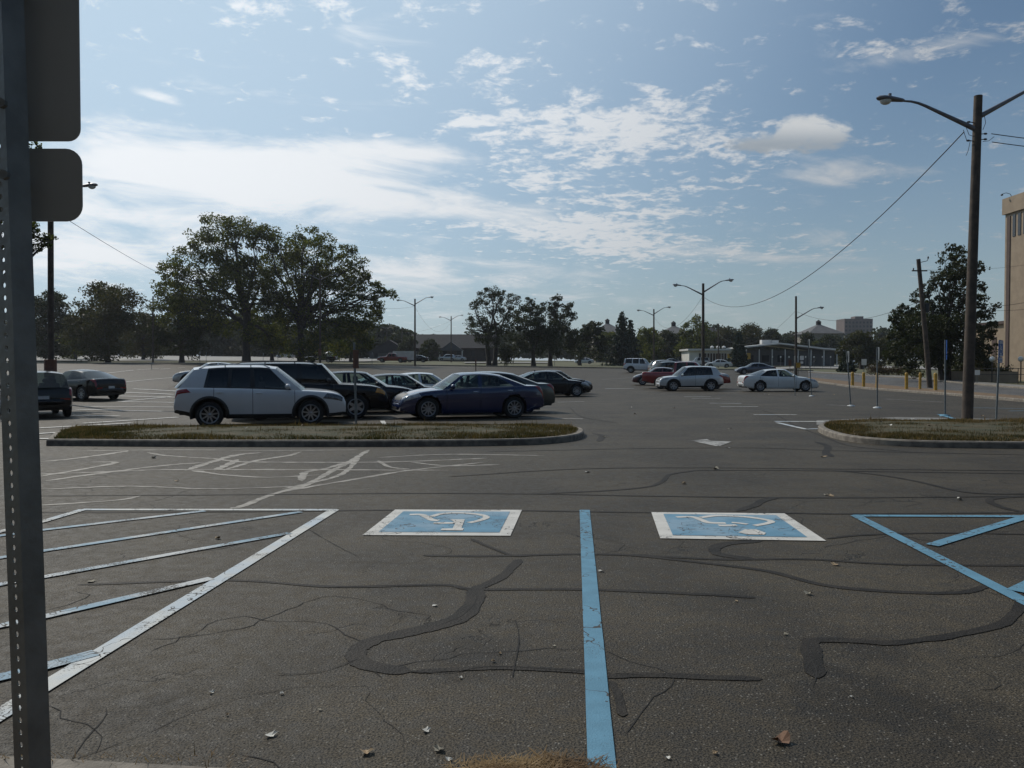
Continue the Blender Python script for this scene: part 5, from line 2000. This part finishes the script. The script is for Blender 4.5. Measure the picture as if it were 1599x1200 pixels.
def shrub(label, px, D, top, w_px, kind, seed, group=None, leaf=.16):
    rg = np.random.default_rng(seed)
    base = on(px, D)
    root = empty('shrub', base, 0, label, 'shrub', group)
    h = pt(px, top, D).z - base.z
    w = w_px * D / F
    P_ = []
    tb = MB()
    for k in range(12):
        c = np.array([rg.uniform(-.4, .4) * w, rg.uniform(-.3, .3) * w, h * rg.uniform(.3, .75)])
        tb.tube([(c[0] * .3, c[1] * .3, -.05), tuple(c)], [.02, .008], 4)
        m_ = int(3.2 * (h / leaf) ** 2 / 4) + 15
        P_.append(c + rg.normal(size=(m_, 3)) * np.array([.13 * w, .13 * w, .16 * h]))
    P_ = np.vstack(P_)
    P_ = P_[P_[:, 2] > .02]
    tb.build('stem', M['bark'], root)
    leaf_mesh('foliage', P_, leaf, rg, LM[kind], root)


shrub('green shrub at the foot of the airy forked tree', 790, 128, 540, 22, 'shrub', 51, leaf=.35)
SG = 'reddish shrubs beyond the yellow bollards'
for i, (px, top, w_, lab) in enumerate(((1362, 569, 26, 'reddish shrub nearest the small white notice'), (1384, 571, 20, 'low reddish shrub second along the bed'), (1402, 570, 24, 'reddish shrub nearest the tall dark tree'))):
    shrub(lab, px, 98, top, w_, 'redshrub', 52 + i, SG)
for i, (px, D, top, w_, lab) in enumerate(((1500, 82, 560, 30, 'shrub under the tall dark tree, nearest its trunk'), (1535, 80, 556, 34, 'leafy shrub between the near lamp pole and the tan block'), (1562, 78, 572, 28, 'low shrub at the foot of the tan block'),
                                           (1430, 84, 572, 34, 'low shrub left of the twin trunk of the tall dark tree'))):
    shrub(lab, px, D, top, w_, 'shrub', 60 + i, 'shrubs under the tall dark tree', .2)

# the far wood
rg = np.random.default_rng(77)
P_ = []
for px in np.arange(-260, 1480, 7.5):
    D = rg.uniform(310, 430)
    top = 524 + 6 * sin(px * .021) + 5 * sin(px * .07 + 1) + rg.uniform(-4, 7)
    if 1040 < px < 1320:
        top -= 2
    base = on(px, D)
    zt = pt(px, top, D).z
    h = zt - base.z
    for k in range(4):
        c = np.array([base.x + rg.normal() * 3, D + rg.normal() * 4, base.z + h * (.25 + .22 * k)])
        m_ = 110
        dd = rg.normal(size=(m_, 3))
        dd /= np.linalg.norm(dd, axis=1)[:, None]
        P_.append(c + dd * rg.uniform(.2, 1, size=(m_, 1)) ** .5 * np.array([4.2, 4.2, h * .16]))
for px in np.arange(-260, 640, 6.5):
    D = rg.uniform(225, 290)
    top = 508 + 8 * sin(px * .03) + 5 * sin(px * .09 + 1) + rg.uniform(-5, 7) + (12 if px > 570 else 0)
    base = on(px, D)
    h = pt(px, top, D).z - base.z
    for k in range(4):
        c = np.array([base.x + rg.normal() * 2, D + rg.normal() * 4, base.z + h * (.2 + .23 * k)])
        m_ = 170
        dd = rg.normal(size=(m_, 3))
        dd /= np.linalg.norm(dd, axis=1)[:, None]
        P_.append(c + dd * rg.uniform(.2, 1, size=(m_, 1)) ** .5 * np.array([3.2, 3.2, h * .17]))
o = leaf_mesh('far_wood', np.vstack(P_), 1.5, rg, LM['dark'], None)
tag(o, kind='stuff')

# ------------------------------------------------------------------ lamps, poles, wires
def lamp_head(parent, p, d, tilt=.10, s=1.0):
    """cobra-head lamp: p is the end of the arm, d the outward direction (+1/-1 along x)"""
    hm = MB()
    prof = [(0, .045, .05), (.06, .075, .07), (.20, .10, .085), (.42, .155, .10), (.60, .165, .10), (.74, .12, .075), (.80, .04, .03)]
    rows = []
    for l_, w_, h_ in prof:
        ring = []
        for k in range(12):
            a = 2 * pi * k / 12
            ring.append((p[0] + d * l_ * s, p[1] + w_ * s * cos(a), p[2] + h_ * s * (sin(a) if sin(a) > 0 else sin(a) * .45) + l_ * tilt * s - .0))
        rows.append(ring)
    hm.grid(rows, closed=True)
    hm.box((p[0] + d * .42 * s, p[1], p[2] + (.14 + .42 * tilt) * s), (.07 * s, .07 * s, .07 * s))
    o = hm.build('lamp_head', M['lamp_metal'], parent, smooth=True, angle=60)
    lm = MB()
    rows = []
    for th in np.linspace(0, pi / 2, 6):
        rows.append([(p[0] + d * .54 * s + .17 * s * cos(th) * cos(a), p[1] + .14 * s * cos(th) * sin(a), p[2] + (.54 * tilt - .035) * s - .13 * s * sin(th)) for a in np.linspace(0, 2 * pi, 15)[:-1]])
    lm.grid(rows, closed=True)
    lm.build('lens', M['glass_lens'], o, smooth=True)


def lamp_pole(label, px, D, top, arms, base_px=None, r0=.15, r1=.11, group='wooden lamp poles', name='street_lamp', pole_m=None, sign=None):
    base = on(base_px if base_px is not None else px, D)
    tp = pt(px, top, D) - base
    t = empty(name, base, 0, label, 'street lamp', group)
    b = MB()
    n = 7
    b.tube([tp * (k / n) + Vector((0, 0, -.3 if k == 0 else 0)) for k in range(n + 1)], [r0 + (r1 - r0) * k / n for k in range(n + 1)], 14)
    b.build('pole', pole_m or M['wood'], t, smooth=True, angle=50)
    for d_, drop, span, rise in arms:
        a = tp * (1 - drop / tp.z)
        pts = []
        for k in range(11):
            f_ = k / 10
            pts.append(a + Vector((d_ * (r1 * .8 + span * f_), 0, rise * (1.18 * f_ - .0 if f_ < .7 else 1.18 * f_ - 2.0 * (f_ - .7) ** 2))))
        b = MB()
        b.tube(pts, [.075 - .045 * k / 10 for k in range(11)], 8)
        b.build('arm', M['lamp_metal'], t, smooth=True)
        lamp_head(t, pts[-1], d_)
    return t, base, tp


LG = 'double-arm lamps on wooden poles'
L1 = lamp_pole('nearest wooden lamp pole, leaning right, its left lamp against the open sky', 1527.5, 23.2, 150, [(-1, .95, 2.05, .80), (1, .58, 2.05, .95)], base_px=1511, r0=.155, r1=.115)
L2 = lamp_pole('tall double lamp rising behind the silver compact SUV', 1098, 72, 443, [(-1, 1.0, 1.9, .8), (1, .75, 1.9, 1.0)], group=LG)
L3 = lamp_pole('double lamp between the tall conifer and the taller double lamp', 1021, 128, 483, [(-1, 1.0, 1.9, .75), (1, .75, 1.9, 1.0)], group=LG)
L4 = lamp_pole('double lamp at the lot edge just right of the broad old tree', 648, 117, 467, [(-1, 1.0, 1.9, .75), (1, .75, 1.9, .95)], group=LG)
L5 = lamp_pole('double lamp before the long dark-roofed house', 704.5, 178, 494, [(-1, 1.0, 1.9, .75), (1, .75, 1.9, .9)], group=LG)
L6 = lamp_pole('faint double lamp farthest off, over the white box trailer', 604, 232, 511, [(-1, .6, 1.9, .75), (1, .6, 1.9, .75)], group=LG)
L7 = lamp_pole('wooden pole with one lamp arm towards the tan block', 1243, 90, 463, [(1, 2.5, 2.3, 1.15)], group=LG)
L8 = lamp_pole('wooden lamp pole beside the perforated sign post, its lamp showing right of the small sign', 79, 36, 285, [(1, 1.1, 1.25, .9), (-1, 1.1, 1.5, .9)], group=LG, r0=.135, r1=.12)
L9 = lamp_pole('wooden lamp pole with one arm left of the largest old tree', 239, 121, 463, [(-1, 1.0, 2.3, .9)], group=LG)
L10 = lamp_pole('double lamp standing before the broad old tree', 500, 109, 428, [(-1, .8, 1.7, .7), (1, .8, 1.7, .7)], group=LG)
b = MB()
b.lathe([(.24, 1.15), (.26, 1.17), (.26, 1.95), (.24, 1.97), (.15, 1.97)], 14)
sl_ = b.build('pole_guard', M['rust'], L8[0], smooth=True, angle=40)
b = MB()
for z_ in (1.24, 1.36):
    b.lathe([(.266, z_), (.266, z_ + .045)], 14)
b.build('reflective_band', M['yellow'], sl_, smooth=True)
b = MB(); b.box((0, -.14, 2.0), (.42, .04, .9)); b.build('sign_panel', M['rust'], L10[0])

# fittings where the cables meet the near pole
b = MB()
tp = L1[2]
for h_, d_ in ((1.32, -1), (1.12, 1), (1.28, 1), (.78, -1)):
    q = tp * (1 - h_ / tp.z)
    b.tube([q, q + Vector((d_ * .22, 0, .02))], .012, 6)
    b.ball(q + Vector((d_ * .25, 0, .02)), (.06, .03, .03), 8, 6)
b.build('insulator', M['cable'], L1[0], smooth=True)
b = MB()
for pts in ([(-.12, .80), (-.30, .78), (-.36, .95), (-.28, 1.15), (-.12, 1.2)], [(-.12, 1.34), (-.35, 1.3), (-.42, 1.1), (-.45, 1.0)], [(.12, 1.0), (.2, .8), (.16, .6)], [(-.24, 1.3), (-.3, 1.6), (-.36, 1.75)], [(.12, 1.34), (.30, 1.32), (.45, 1.2)]):
    b.tube([tp + Vector((x_, -.05, -h_)) for x_, h_ in pts], .008, 5)
b.build('jumper_wire', M['cable'], L1[0], smooth=True)


def wire(label, a, c, sag, r=.012):
    b = MB()
    n = 40
    a, c = Vector(a), Vector(c)
    mid_ = (a + c) / 2
    b.tube([a.lerp(c, k / n) - mid_ + Vector((0, 0, -4 * sag * (k / n) * (1 - k / n))) for k in range(n + 1)], r, 6)
    o = tag(b.build('overhead_cable', M['cable'], smooth=True), label, 'cable')
    o.location = mid_
    return o


tipw = lambda Lx, drop, dx=0: Lx[1] + Lx[2] * (1 - drop / Lx[2].z) + Vector((dx, 0, 0))
wire('thick cable sagging from the nearest wooden lamp pole to the tall double lamp', tipw(L1, 1.05, -.38), tipw(L2, 1.2), 2.6, .016)
wire('cable running off from the nearest wooden lamp pole past the tan block', tipw(L1, 1.1, .42), (29, 22.5, 8.0), .5, .012)
wire('second cable leaving the nearest wooden lamp pole, slack beneath the first', tipw(L1, 1.34, .45), (29, 22.4, 7.2), .35, .012)
wire('cable from the tall double lamp down to the smaller double lamp', tipw(L2, 1.1), tipw(L3, 1.2), 2.4)
wire('cable from the single-arm lamp pole into the trees over the long white building', tipw(L7, 1.6), pt(1120, 520, 150), 3.0)
wire('thin cable dipping from the lot-edge double lamp into the broad old tree', tipw(L4, 1.1), tipw(L10, 1.0), 1.6)
wire('thin cable between the lot-edge double lamp and the one by the dark-roofed house', tipw(L4, 1.2), tipw(L5, 1.1), 3.0)
wire('thin cable to the faint farthest double lamp', tipw(L5, 1.0), tipw(L6, .9), 1.6)
wire('cable slanting from the lamp pole by the sign post into the largest old tree', tipw(L8, 1.2), pt(300, 447, 112), .5, .014)

# leaning wooden pole and the distribution poles
base = on(1453, 58)
tp = pt(1434, 405, 58) - base
t = empty('utility_pole', base, 0, 'weathered wooden pole leaning left among the yellow bollards', 'utility pole')
b = MB(); b.tube([Vector((0, 0, -.3)), tp * .5, tp], [.19, .165, .14], 12); b.build('pole', M['wood'], t, smooth=True, angle=50)
b = MB(); b.box(tp + Vector((.1, 0, -.85)), (1.1, .09, .09)); b.build('crossarm', M['wood'], t)
b = MB()
q = tp + Vector((.1, 0, -.25))
b.tube([q, q + Vector((.55, 0, .12)), q + Vector((.62, 0, .30))], .025, 6)
b.ball(q + Vector((.62, 0, .36)), (.06, .06, .10), 8, 6)
b.ball(tp + Vector((-.35, 0, -.72)), (.05, .05, .09), 8, 6)
b.build('insulator', M['trim'], t, smooth=True)
b = MB(); b.lathe([(.03, -.35), (.16, -.33), (.17, .3), (.12, .36), (.02, .37)], 12, (-.32, -.05, tp.z * .62)); b.build('pole_box', M['trim'], t, smooth=True, angle=40)
U1 = (None, base, tp)
wire('cable from the leaning pole over to the single-arm lamp pole', tipw(U1, 3.0), tipw(L7, 1.7), 1.3, .016)
wire('pale slack cable from the leaning pole towards the tan block', tipw(U1, 3.0, .2), (53, 74, 9.2), 1.1, .018)
wire('second slack cable under the first towards the tan block', tipw(U1, 3.2, .2), (53, 72, 8.2), 1.0, .014)
wire('thin high cable from the leaning pole crossarm to the tan block', tipw(U1, .8, .5), (53, 78, 12.0), .3, .010)
for lab, px, D, top in (('far pole with two crossarms right of the tall double lamp', 1114, 285, 509), ('far pole with a crossarm beside the lot-edge double lamp', 628, 225, 511)):
    base = on(px, D)
    h = pt(px, top, D).z - base.z
    t = empty('utility_pole', base, 0, lab, 'utility pole')
    b = MB(); b.tube([(0, 0, -.3), (0, 0, h)], [.2, .16], 8); b.build('pole', M['wood'], t, smooth=True)
    for z_ in (.7, 2.6):
        b = MB(); b.box((0, 0, h - z_), (2.6, .15, .18)); b.build('crossarm', M['wood'], t)
base = on(1121.5, 150)
h = pt(1121.5, 507, 150).z - base.z
t = empty('utility_pole', base, 0, 'thin bare pole at the end wall of the long white building', 'utility pole')
b = MB(); b.tube([(0, 0, -.3), (0, 0, h)], [.13, .1], 8); b.build('pole', M['wood'], t, smooth=True)
b = MB(); b.ball((0, 0, h + .08), (.11, .11, .10), 8, 6); b.build('pole_cap', M['trim'], t, smooth=True)

# ------------------------------------------------------------------ signs, posts, bollards
def round_plate(mb, c, w, h, r, th, mi=0, yaw=0.0):
    """rounded sign plate standing upright, normal along y before yaw"""
    pts = []
    for cx_, cz_, a0 in ((w / 2 - r, h / 2 - r, 0), (-w / 2 + r, h / 2 - r, 90), (-w / 2 + r, -h / 2 + r, 180), (w / 2 - r, -h / 2 + r, 270)):
        for k in range(7):
            a = radians(a0 + 15 * k)
            pts.append((cx_ + r * cos(a), cz_ + r * sin(a)))
    R_ = Matrix.Rotation(yaw, 3, 'Z')
    n = len(pts)
    vs = [Vector(c) + R_ @ Vector((x_, y_, z_)) for y_ in (-th / 2, th / 2) for x_, z_ in pts]
    mb.raw(vs, [tuple(range(n)), tuple(range(n, 2 * n))[::-1]] + [(i, n + i, n + (i + 1) % n, (i + 1) % n) for i in range(n)], mi)


# the near sign post with its punched holes, seen from behind
D0 = 1.62
pb, pt_ = pt(51.5, 1200, D0), pt(20.5, 350, D0)
dirp = (pt_ - pb) / (pt_.z - pb.z)
foot = pb - dirp * (pb.z - .10)
t = empty('sign_post', foot, 0, 'dark perforated steel post close by, holding the backs of two sign plates', 'sign post')
H_ = 2.62
ang = radians(-31)
ex, ey = Vector((cos(ang + radians(59)), sin(ang + radians(59)), 0)), None
# face normals: the punched face looks left of the camera, the plain face right of it
nl = Vector((cos(radians(-114)), sin(radians(-114)), 0))
nr_ = Vector((cos(radians(-24)), sin(radians(-24)), 0))
hs = .0235
ctr = lambda z_: dirp * z_
b = MB()
pitch, hr = .0254, .0056
nh = int(H_ / pitch)
for face, side, holes in ((nl, nr_, True), (nr_, -nl, False)):
    if not holes:
        rows = [[ctr(z_) + face * hs - side * hs, ctr(z_) + face * (hs + .0) + side * hs] for z_ in np.linspace(0, H_, 12)]
        b.grid(rows)
        continue
    for k in range(nh):
        z0, z1 = k * pitch, (k + 1) * pitch
        zm = (z0 + z1) / 2
        sq, ci = [], []
        for q in range(8):
            a = radians(22.5 + 45 * q)
            ci.append((hr * cos(a), zm + hr * sin(a)))
        corners = [(hs, z1), (-hs, z1), (-hs, z0), (hs, z0)]
        to3 = lambda p, off=0: ctr(p[1]) + face * (hs - off) + side * p[0]
        ring = [to3(p) for p in ci]
        inner = [to3(p, .0026) for p in ci]
        cs = [to3(p) for p in corners]
        b.raw(ring + cs, [(8, 0, 7, 11), (8, 9, 2, 1, 0), (9, 10, 4, 3, 2), (10, 11, 6, 5, 4), (11, 7, 6)])
        b.raw(ring + inner, [(q, (q + 1) % 8, 8 + (q + 1) % 8, 8 + q) for q in range(8)])
b.build('post', M['steel'], t)
z_at = lambda py: pt(60, py, D0 + .05).z - foot.z
x_at = lambda px, py: pt(px, py, D0 + .05).x - foot.x
yoff = .048
zb_, zt_ = z_at(221.5), z_at(221.5) + .457
cx = (x_at(126.5, 200) + x_at(126.5, 200) - .305) / 2
b = MB(); round_plate(b, (cx, yoff, (zb_ + zt_) / 2), .305, .457, .026, .003); b.build('sign_plate', M['sign_back'], t)
zb2, zt2 = z_at(346.5), z_at(233)
cx = (x_at(129.5, 300) * 2 - .305) / 2
b = MB(); round_plate(b, (cx, yoff, (zb2 + zt2) / 2), .305, zt2 - zb2, .034, .003); b.build('sign_plate', M['sign_back'], t)
for z_ in (zb_ + .05, zb_ + .30, (zb2 + zt2) / 2):
    b = MB()
    q = ctr(z_)
    b.tube([q + Vector((0, -.03, 0)), q + Vector((0, yoff, 0))], .005, 8)
    b.lathe([(.001, -.046), (.010, -.046), (.010, -.036), (.001, -.036)], 6, q + Vector((.012, .0, 0)), 'Y')
    b.build('bolt', M['steel'], t)


def thin_sign(label, px, D, top, plates, base_px=None, group=None, post=.026, foot_m=None, name='sign_post', cat='sign post', post_m=None):
    """plates: (z from top, w, h, yaw deg, material, symbol)"""
    base = on(base_px if base_px is not None else px, D)
    tp = pt(px, top, D) - base
    t = empty(name, base, 0, label, cat, group)
    b = MB()
    b.tube([Vector((0, 0, -.2)), tp * .5, tp], post, 6)
    b.build('post', post_m or M['steel'], t, smooth=False)
    for z_, w_, h_, yw, m__, sym in plates:
        c = tp * (1 - z_ / tp.z) + Vector((0, -post - .01, 0))
        b = MB()
        R_ = Matrix.Rotation(radians(yw), 3, 'Z')
        c = tp * (1 - z_ / tp.z) + R_ @ Vector((0, -post - .006, 0))
        round_plate(b, c, w_, h_, min(w_, h_) * .1, .006, 0, radians(yw))
        pl = b.build('sign_plate', m__, t)
        if sym:
            s = MB()
            q = lambda x_, zz: c + R_ @ Vector((x_ * w_, -.0075, zz * h_))

            def bar(x0, z0, x1, z1, th):
                d_ = Vector((x1 - x0, 0, z1 - z0))
                l_ = math.hypot(d_.x * w_, d_.z * h_)
                nx, nz = -d_.z * h_ / l_ * th / 2, d_.x * w_ / l_ * th / 2
                s.face([c + R_ @ Vector((x0 * w_ + nx, -.0075, z0 * h_ + nz)), c + R_ @ Vector((x0 * w_ - nx, -.0075, z0 * h_ - nz)), c + R_ @ Vector((x1 * w_ - nx, -.0075, z1 * h_ - nz)), c + R_ @ Vector((x1 * w_ + nx, -.0075, z1 * h_ + nz))])
            if sym == 'chair':
                for z2 in (.44, .38, .32):
                    bar(-.38, z2, .38, z2, .018)
                bar(-.10, .22, -.04, -.05, .035); bar(-.06, -.05, .18, -.05, .03); bar(.16, -.05, .28, -.26, .03); bar(-.08, .08, .14, .08, .025)
                for k in range(12):
                    a0, a1 = radians(110 + 20 * k), radians(130 + 20 * k)
                    bar(-.02 + .27 * cos(a0), -.17 + .18 * sin(a0), -.02 + .27 * cos(a1), -.17 + .18 * sin(a1), .025)
                bar(-.12, .27, -.08, .27, .04)
                bar(-.30, -.43, .30, -.43, .025)
            else:
                for z2 in (.28, 0, -.28):
                    bar(-.38, z2, .38, z2, .022)
            s.build('lettering', M['sign_white'], pl)
    if foot_m:
        b = MB()
        b.lathe([(.16, 0), (.15, .03), (.05, .06)], 10)
        b.build('base_collar', foot_m, t, smooth=True)
    return t


SGN = 'accessible parking signs behind the right-hand island'
thin_sign('blue accessible-parking sign on a grey post right of the nearest lamp pole', 1561.5, 21.9, 531, [(.24, .30, .45, 38, M['sign_blue'], 'chair'), (.56, .30, .155, 38, M['sign_blue'], 'bars')], base_px=1556, group=SGN, foot_m=M['paint_blue'])
thin_sign('blue accessible-parking sign turned nearly edge-on, left of the nearest lamp pole', 1476, 25.2, 531, [(.24, .30, .45, 68, M['sign_blue'], 'chair'), (.56, .30, .155, 68, M['sign_blue'], 'bars')], base_px=1476.5, group=SGN, foot_m=M['paint_blue'])
thin_sign('plain grey sign post with its plate edge-on, before the middle bollards', 1369.5, 30.3, 543, [(.22, .30, .45, 84, M['sign_back'], None)], base_px=1370.5, group=SGN, foot_m=M['paint_pale'])
thin_sign('leaning grey sign post before the leftmost bollard', 1322, 31.8, 549, [(.22, .30, .45, 86, M['sign_back'], None)], base_px=1329.5, group=SGN, foot_m=M['paint_pale'])
thin_sign('thin grey post with a small top plate by the nose of the white sedan', 1262, 43, 531, [(.2, .3, .45, 85, M['sign_back'], None)], base_px=1268, group=SGN, foot_m=M['paint_pale'])
thin_sign('thin post before the door of the white sedan', 1240, 43.5, 556, [(.2, .3, .40, 80, M['sign_back'], None)], base_px=1242, group=SGN, post=.02)
thin_sign('brown-backed sign turned edge-on at the rear edge of the long grass island', 553, 19.75, 535, [(.42, .30, .46, 74, M['rust'], None)], base_px=556, post=.03, foot_m=M['sign_white'])
thin_sign('small white notice on a stick near the foot of the tan block', 1526, 66, 578, [(.22, .42, .42, 0, M['sign_white'], 'bars')], group='small notices', post=.02)
thin_sign('tall white notice on the verge left of the reddish shrubs', 1349, 116, 561, [(.45, .75, .9, 0, M['sign_white'], None)], group='small notices', post=.04)
thin_sign('orange diamond road sign left of the dark pointed conifer', 1139, 168, 552, [(.6, 1.0, 1.0, 0, M['yellow'], None)], group='orange road signs', post=.05)
thin_sign('orange road sign right of the dark pointed conifer', 1169, 166, 552, [(.6, .8, 1.3, 0, M['yellow'], None)], group='orange road signs', post=.05)
thin_sign('orange sign at the foot of the single-arm lamp pole', 1246.5, 88, 566, [(.35, .5, .6, 0, M['yellow'], None)], group='orange road signs', post=.03)
thin_sign('white round-topped sign between the single-arm lamp pole and the porch', 1252, 112, 556, [(.3, .55, .6, 0, M['sign_white'], None), (.95, .4, .3, 0, M['sign_white'], None)], group='small notices', post=.035)
thin_sign('faded orange panel post behind the slate blue sedan', 1233.5, 96, 562, [(.4, .35, .8, 0, M['rust'], None)], post=.03)
thin_sign('short orange-topped post at the centre of the far lot', 743, 92, 561, [(.4, .16, .8, 0, M['rust'], None)], post=.06, post_m=M['wood'])
thin_sign('white notice under the ragged flat-topped tree', 866, 140, 552, [(.5, .55, 1.0, 0, M['sign_white'], None)], group='small notices', post=.04)
thin_sign('thin grey sign post before the round dark tree', 237, 88, 566, [(.1, .55, .10, 0, M['sign_back'], None)], post=.03)
for i, px in enumerate((312, 322, 411, 434, 581)):
    thin_sign('thin bare post on the far edge of the lot', px, 112, 549 + (i % 3), [(.2, .2, .3, 85, M['sign_back'], None)], group='thin bare posts on the far edge', post=.03)
for i, px in enumerate(range(1206, 1304, 13)):
    thin_sign('small white reflector post along the porch', px, 150, 556.5, [(.15, .22, .3, 0, M['sign_white'], None)], group='reflector posts along the porch', post=.03)

BG = 'yellow bollards along the verge'
BL = ['leftmost yellow bollard, beside the leaning grey sign post', 'yellow bollard second from the leaning grey sign post', 'yellow bollard behind the plain grey sign post',
      'stout yellow bollard first beyond the gap', 'yellow bollard left of the leaning wooden pole', 'yellow bollard right of the leaning wooden pole']
for i, (px, py) in enumerate(((1331.5, 605.5), (1348.5, 607), (1369, 608), (1415.5, 609), (1436.5, 609), (1461, 611))):
    p = at(px, py)
    t = empty('bollard', p, 0, BL[i], 'bollard', BG)
    r_ = .105 if i not in (2, 4) else .085
    hh = 1.12
    tl = (i * 37 % 5 - 2) * .012
    b = MB()
    b.tube([(0, 0, -.2), (tl * .5, 0, hh * .5), (tl, 0, hh)], r_, 14)
    b.lathe([(r_, hh - .005), (r_ * .75, hh + .05), (.01, hh + .075)], 14, (tl, 0, 0))
    b.build('post', M['yellow'], t, smooth=True, angle=50)
    b = MB(); b.lathe([(r_ + .09, 0), (r_ + .07, .05), (r_, .06)], 12); b.build('base_collar', M['kerb'], t, smooth=True)

# railing and globe lamps at the tan block
t = empty('railing', on(1585, 66), 0, 'dark metal railing at the foot of the tan block', 'railing')
b = MB()
for z_ in (.55, 1.05):
    b.tube([(-1.6, 3, z_ + .3), (3.5, -1, z_ + .3)], .03, 6)
b.build('rail', M['trim'], t)
for k in range(5):
    b = MB(); b.tube([(-1.6 + 1.25 * k, 3 - k, 0), (-1.6 + 1.25 * k, 3 - k, 1.4)], .03, 6); b.build('post', M['trim'], t)
b = MB(); b.box((0, 4.5, .45), (6, .4, 1.1), rz=-.66); o = b.build('retaining_wall', M['brick']); o.location = on(1578, 72)
tag(o, 'low tan retaining wall behind the dark metal railing', 'wall')
for px, lab in ((1549, 'white globe lamp nearer the tall dark tree'), (1594, 'white globe lamp before the tan block at the picture edge')):
    p = on(px, 74)
    h = pt(px, 564, 74).z - p.z
    t = empty('globe_lamp', p, 0, lab, 'lamp', 'globe lamps by the tan block')
    b = MB(); b.tube([(0, 0, 0), (0, 0, h)], .05, 8); b.build('post', M['trim'], t, smooth=True)
    b = MB(); b.ball((0, 0, h + .18), .26, 14, 10); b.build('globe', M['sign_white'], t, smooth=True)

# ------------------------------------------------------------------ fallen leaves and litter
M['dead_leaf'] = mat('dead_leaf', (.42, .32, .20), .8, color2=(.30, .20, .11), vscale=40)
M['paper'] = mat('pale_litter', (.62, .60, .54), .8, .15, 30)
M['stone'] = mat('pale_stone', (.40, .36, .28), .9, .3, 30)
r = random.Random(5)


def leaf_thing(p, s, rz, curl, m__):
    b = MB()
    out = []
    for k in range(12):
        a = 2 * pi * k / 12
        rr = s * (.62 + .38 * abs(cos(a * 2.5)) + r.uniform(-.08, .08)) * (1.0 if k % 2 else .75)
        out.append((rr * cos(a), rr * .75 * sin(a), .006 + curl * s * (cos(a) ** 2) + r.uniform(0, .25) * s * curl))
    for k in range(12):
        b.face([(0, 0, .004), out[k], out[(k + 1) % 12]])
    o = b.build('fallen_leaf', m__)
    o.location = p
    o.rotation_euler = (r.uniform(-.15, .15), r.uniform(-.15, .15), rz)
    return o


o = leaf_thing(at(1221, 1160), .055, .6, .5, mat('brown_dead_leaf', (.22, .12, .07), .8, .3, 30))
tag(o, 'large curled brown leaf lying on the asphalt, right of the blue centre line', 'leaf')
spots = [(938, 893, .04), (1298, 775, .06), (1290, 774, .05), (1498, 781, .06), (1304, 883, .04), (1262, 929, .035), (665, 1143, .032), (572, 1178, .04), (685, 1173, .03), (424, 1150, .035), (340, 842, .045), (143, 909, .04),
         (679, 947, .025), (770, 1034, .02), (944, 683, .07), (985, 637, .08), (1052, 638, .08), (992, 647, .07), (917, 738, .06), (1068, 756, .05), (1118, 733, .07), (1137, 700, .06), (1286, 714, .08), (1140, 670, .07), (700, 1188, .02), (276, 752, .05),
         (240, 716, .07), (458, 682, .06), (473, 679, .09), (384, 683, .08), (1390, 678, .07), (1450, 679, .07), (1376, 672, .07), (1425, 655, .08), (1534, 650, .09), (1200, 617, .10), (1193, 616, .08), (1302, 617, .09), (120, 1192, .02), (1042, 1186, .018), (1117, 1178, .018),
         (1227, 992, .02), (330, 1083, .02), (780, 1022, .015), (610, 940, .015), (720, 1060, .015), (355, 1118, .015), (500, 1110, .015), (440, 1085, .015), (560, 690, .05), (745, 694, .05), (1330, 1090, .016), (1150, 940, .02), (865, 1010, .016)]
for i, (px, py, s) in enumerate(spots):
    p = at(px, py)
    if (i in (27, 28, 29)):
        p.z += .20
    if i in (30, 31, 32):
        p.z += .20
    o = leaf_thing(p, s * r.uniform(.8, 1.1), r.uniform(0, 6), r.uniform(.1, .5), M['paper'] if i % 3 == 0 else (M['dead_leaf'] if i % 3 == 1 else M['stone']))
    tag(o, 'small pale fallen leaf or scrap lying in the lot', 'leaf', 'fallen leaves and scraps in the lot')

# ------------------------------------------------------------------ the air
hz = bpy.data.materials.new('haze_air')
hz.use_nodes = True
hz.node_tree.nodes.clear()
vp = hz.node_tree.nodes.new('ShaderNodeVolumePrincipled')
vp.inputs['Color'].default_value = (.86, .91, 1.0, 1)
vp.inputs['Density'].default_value = 0.00016
vp.inputs['Anisotropy'].default_value = 0.45
mo = hz.node_tree.nodes.new('ShaderNodeOutputMaterial')
hz.node_tree.links.new(vp.outputs[0], mo.inputs['Volume'])
b = MB()
b.box((0, 1700, 24), (6200, 4400, 52))
tag(b.build('haze', hz), kind='stuff')
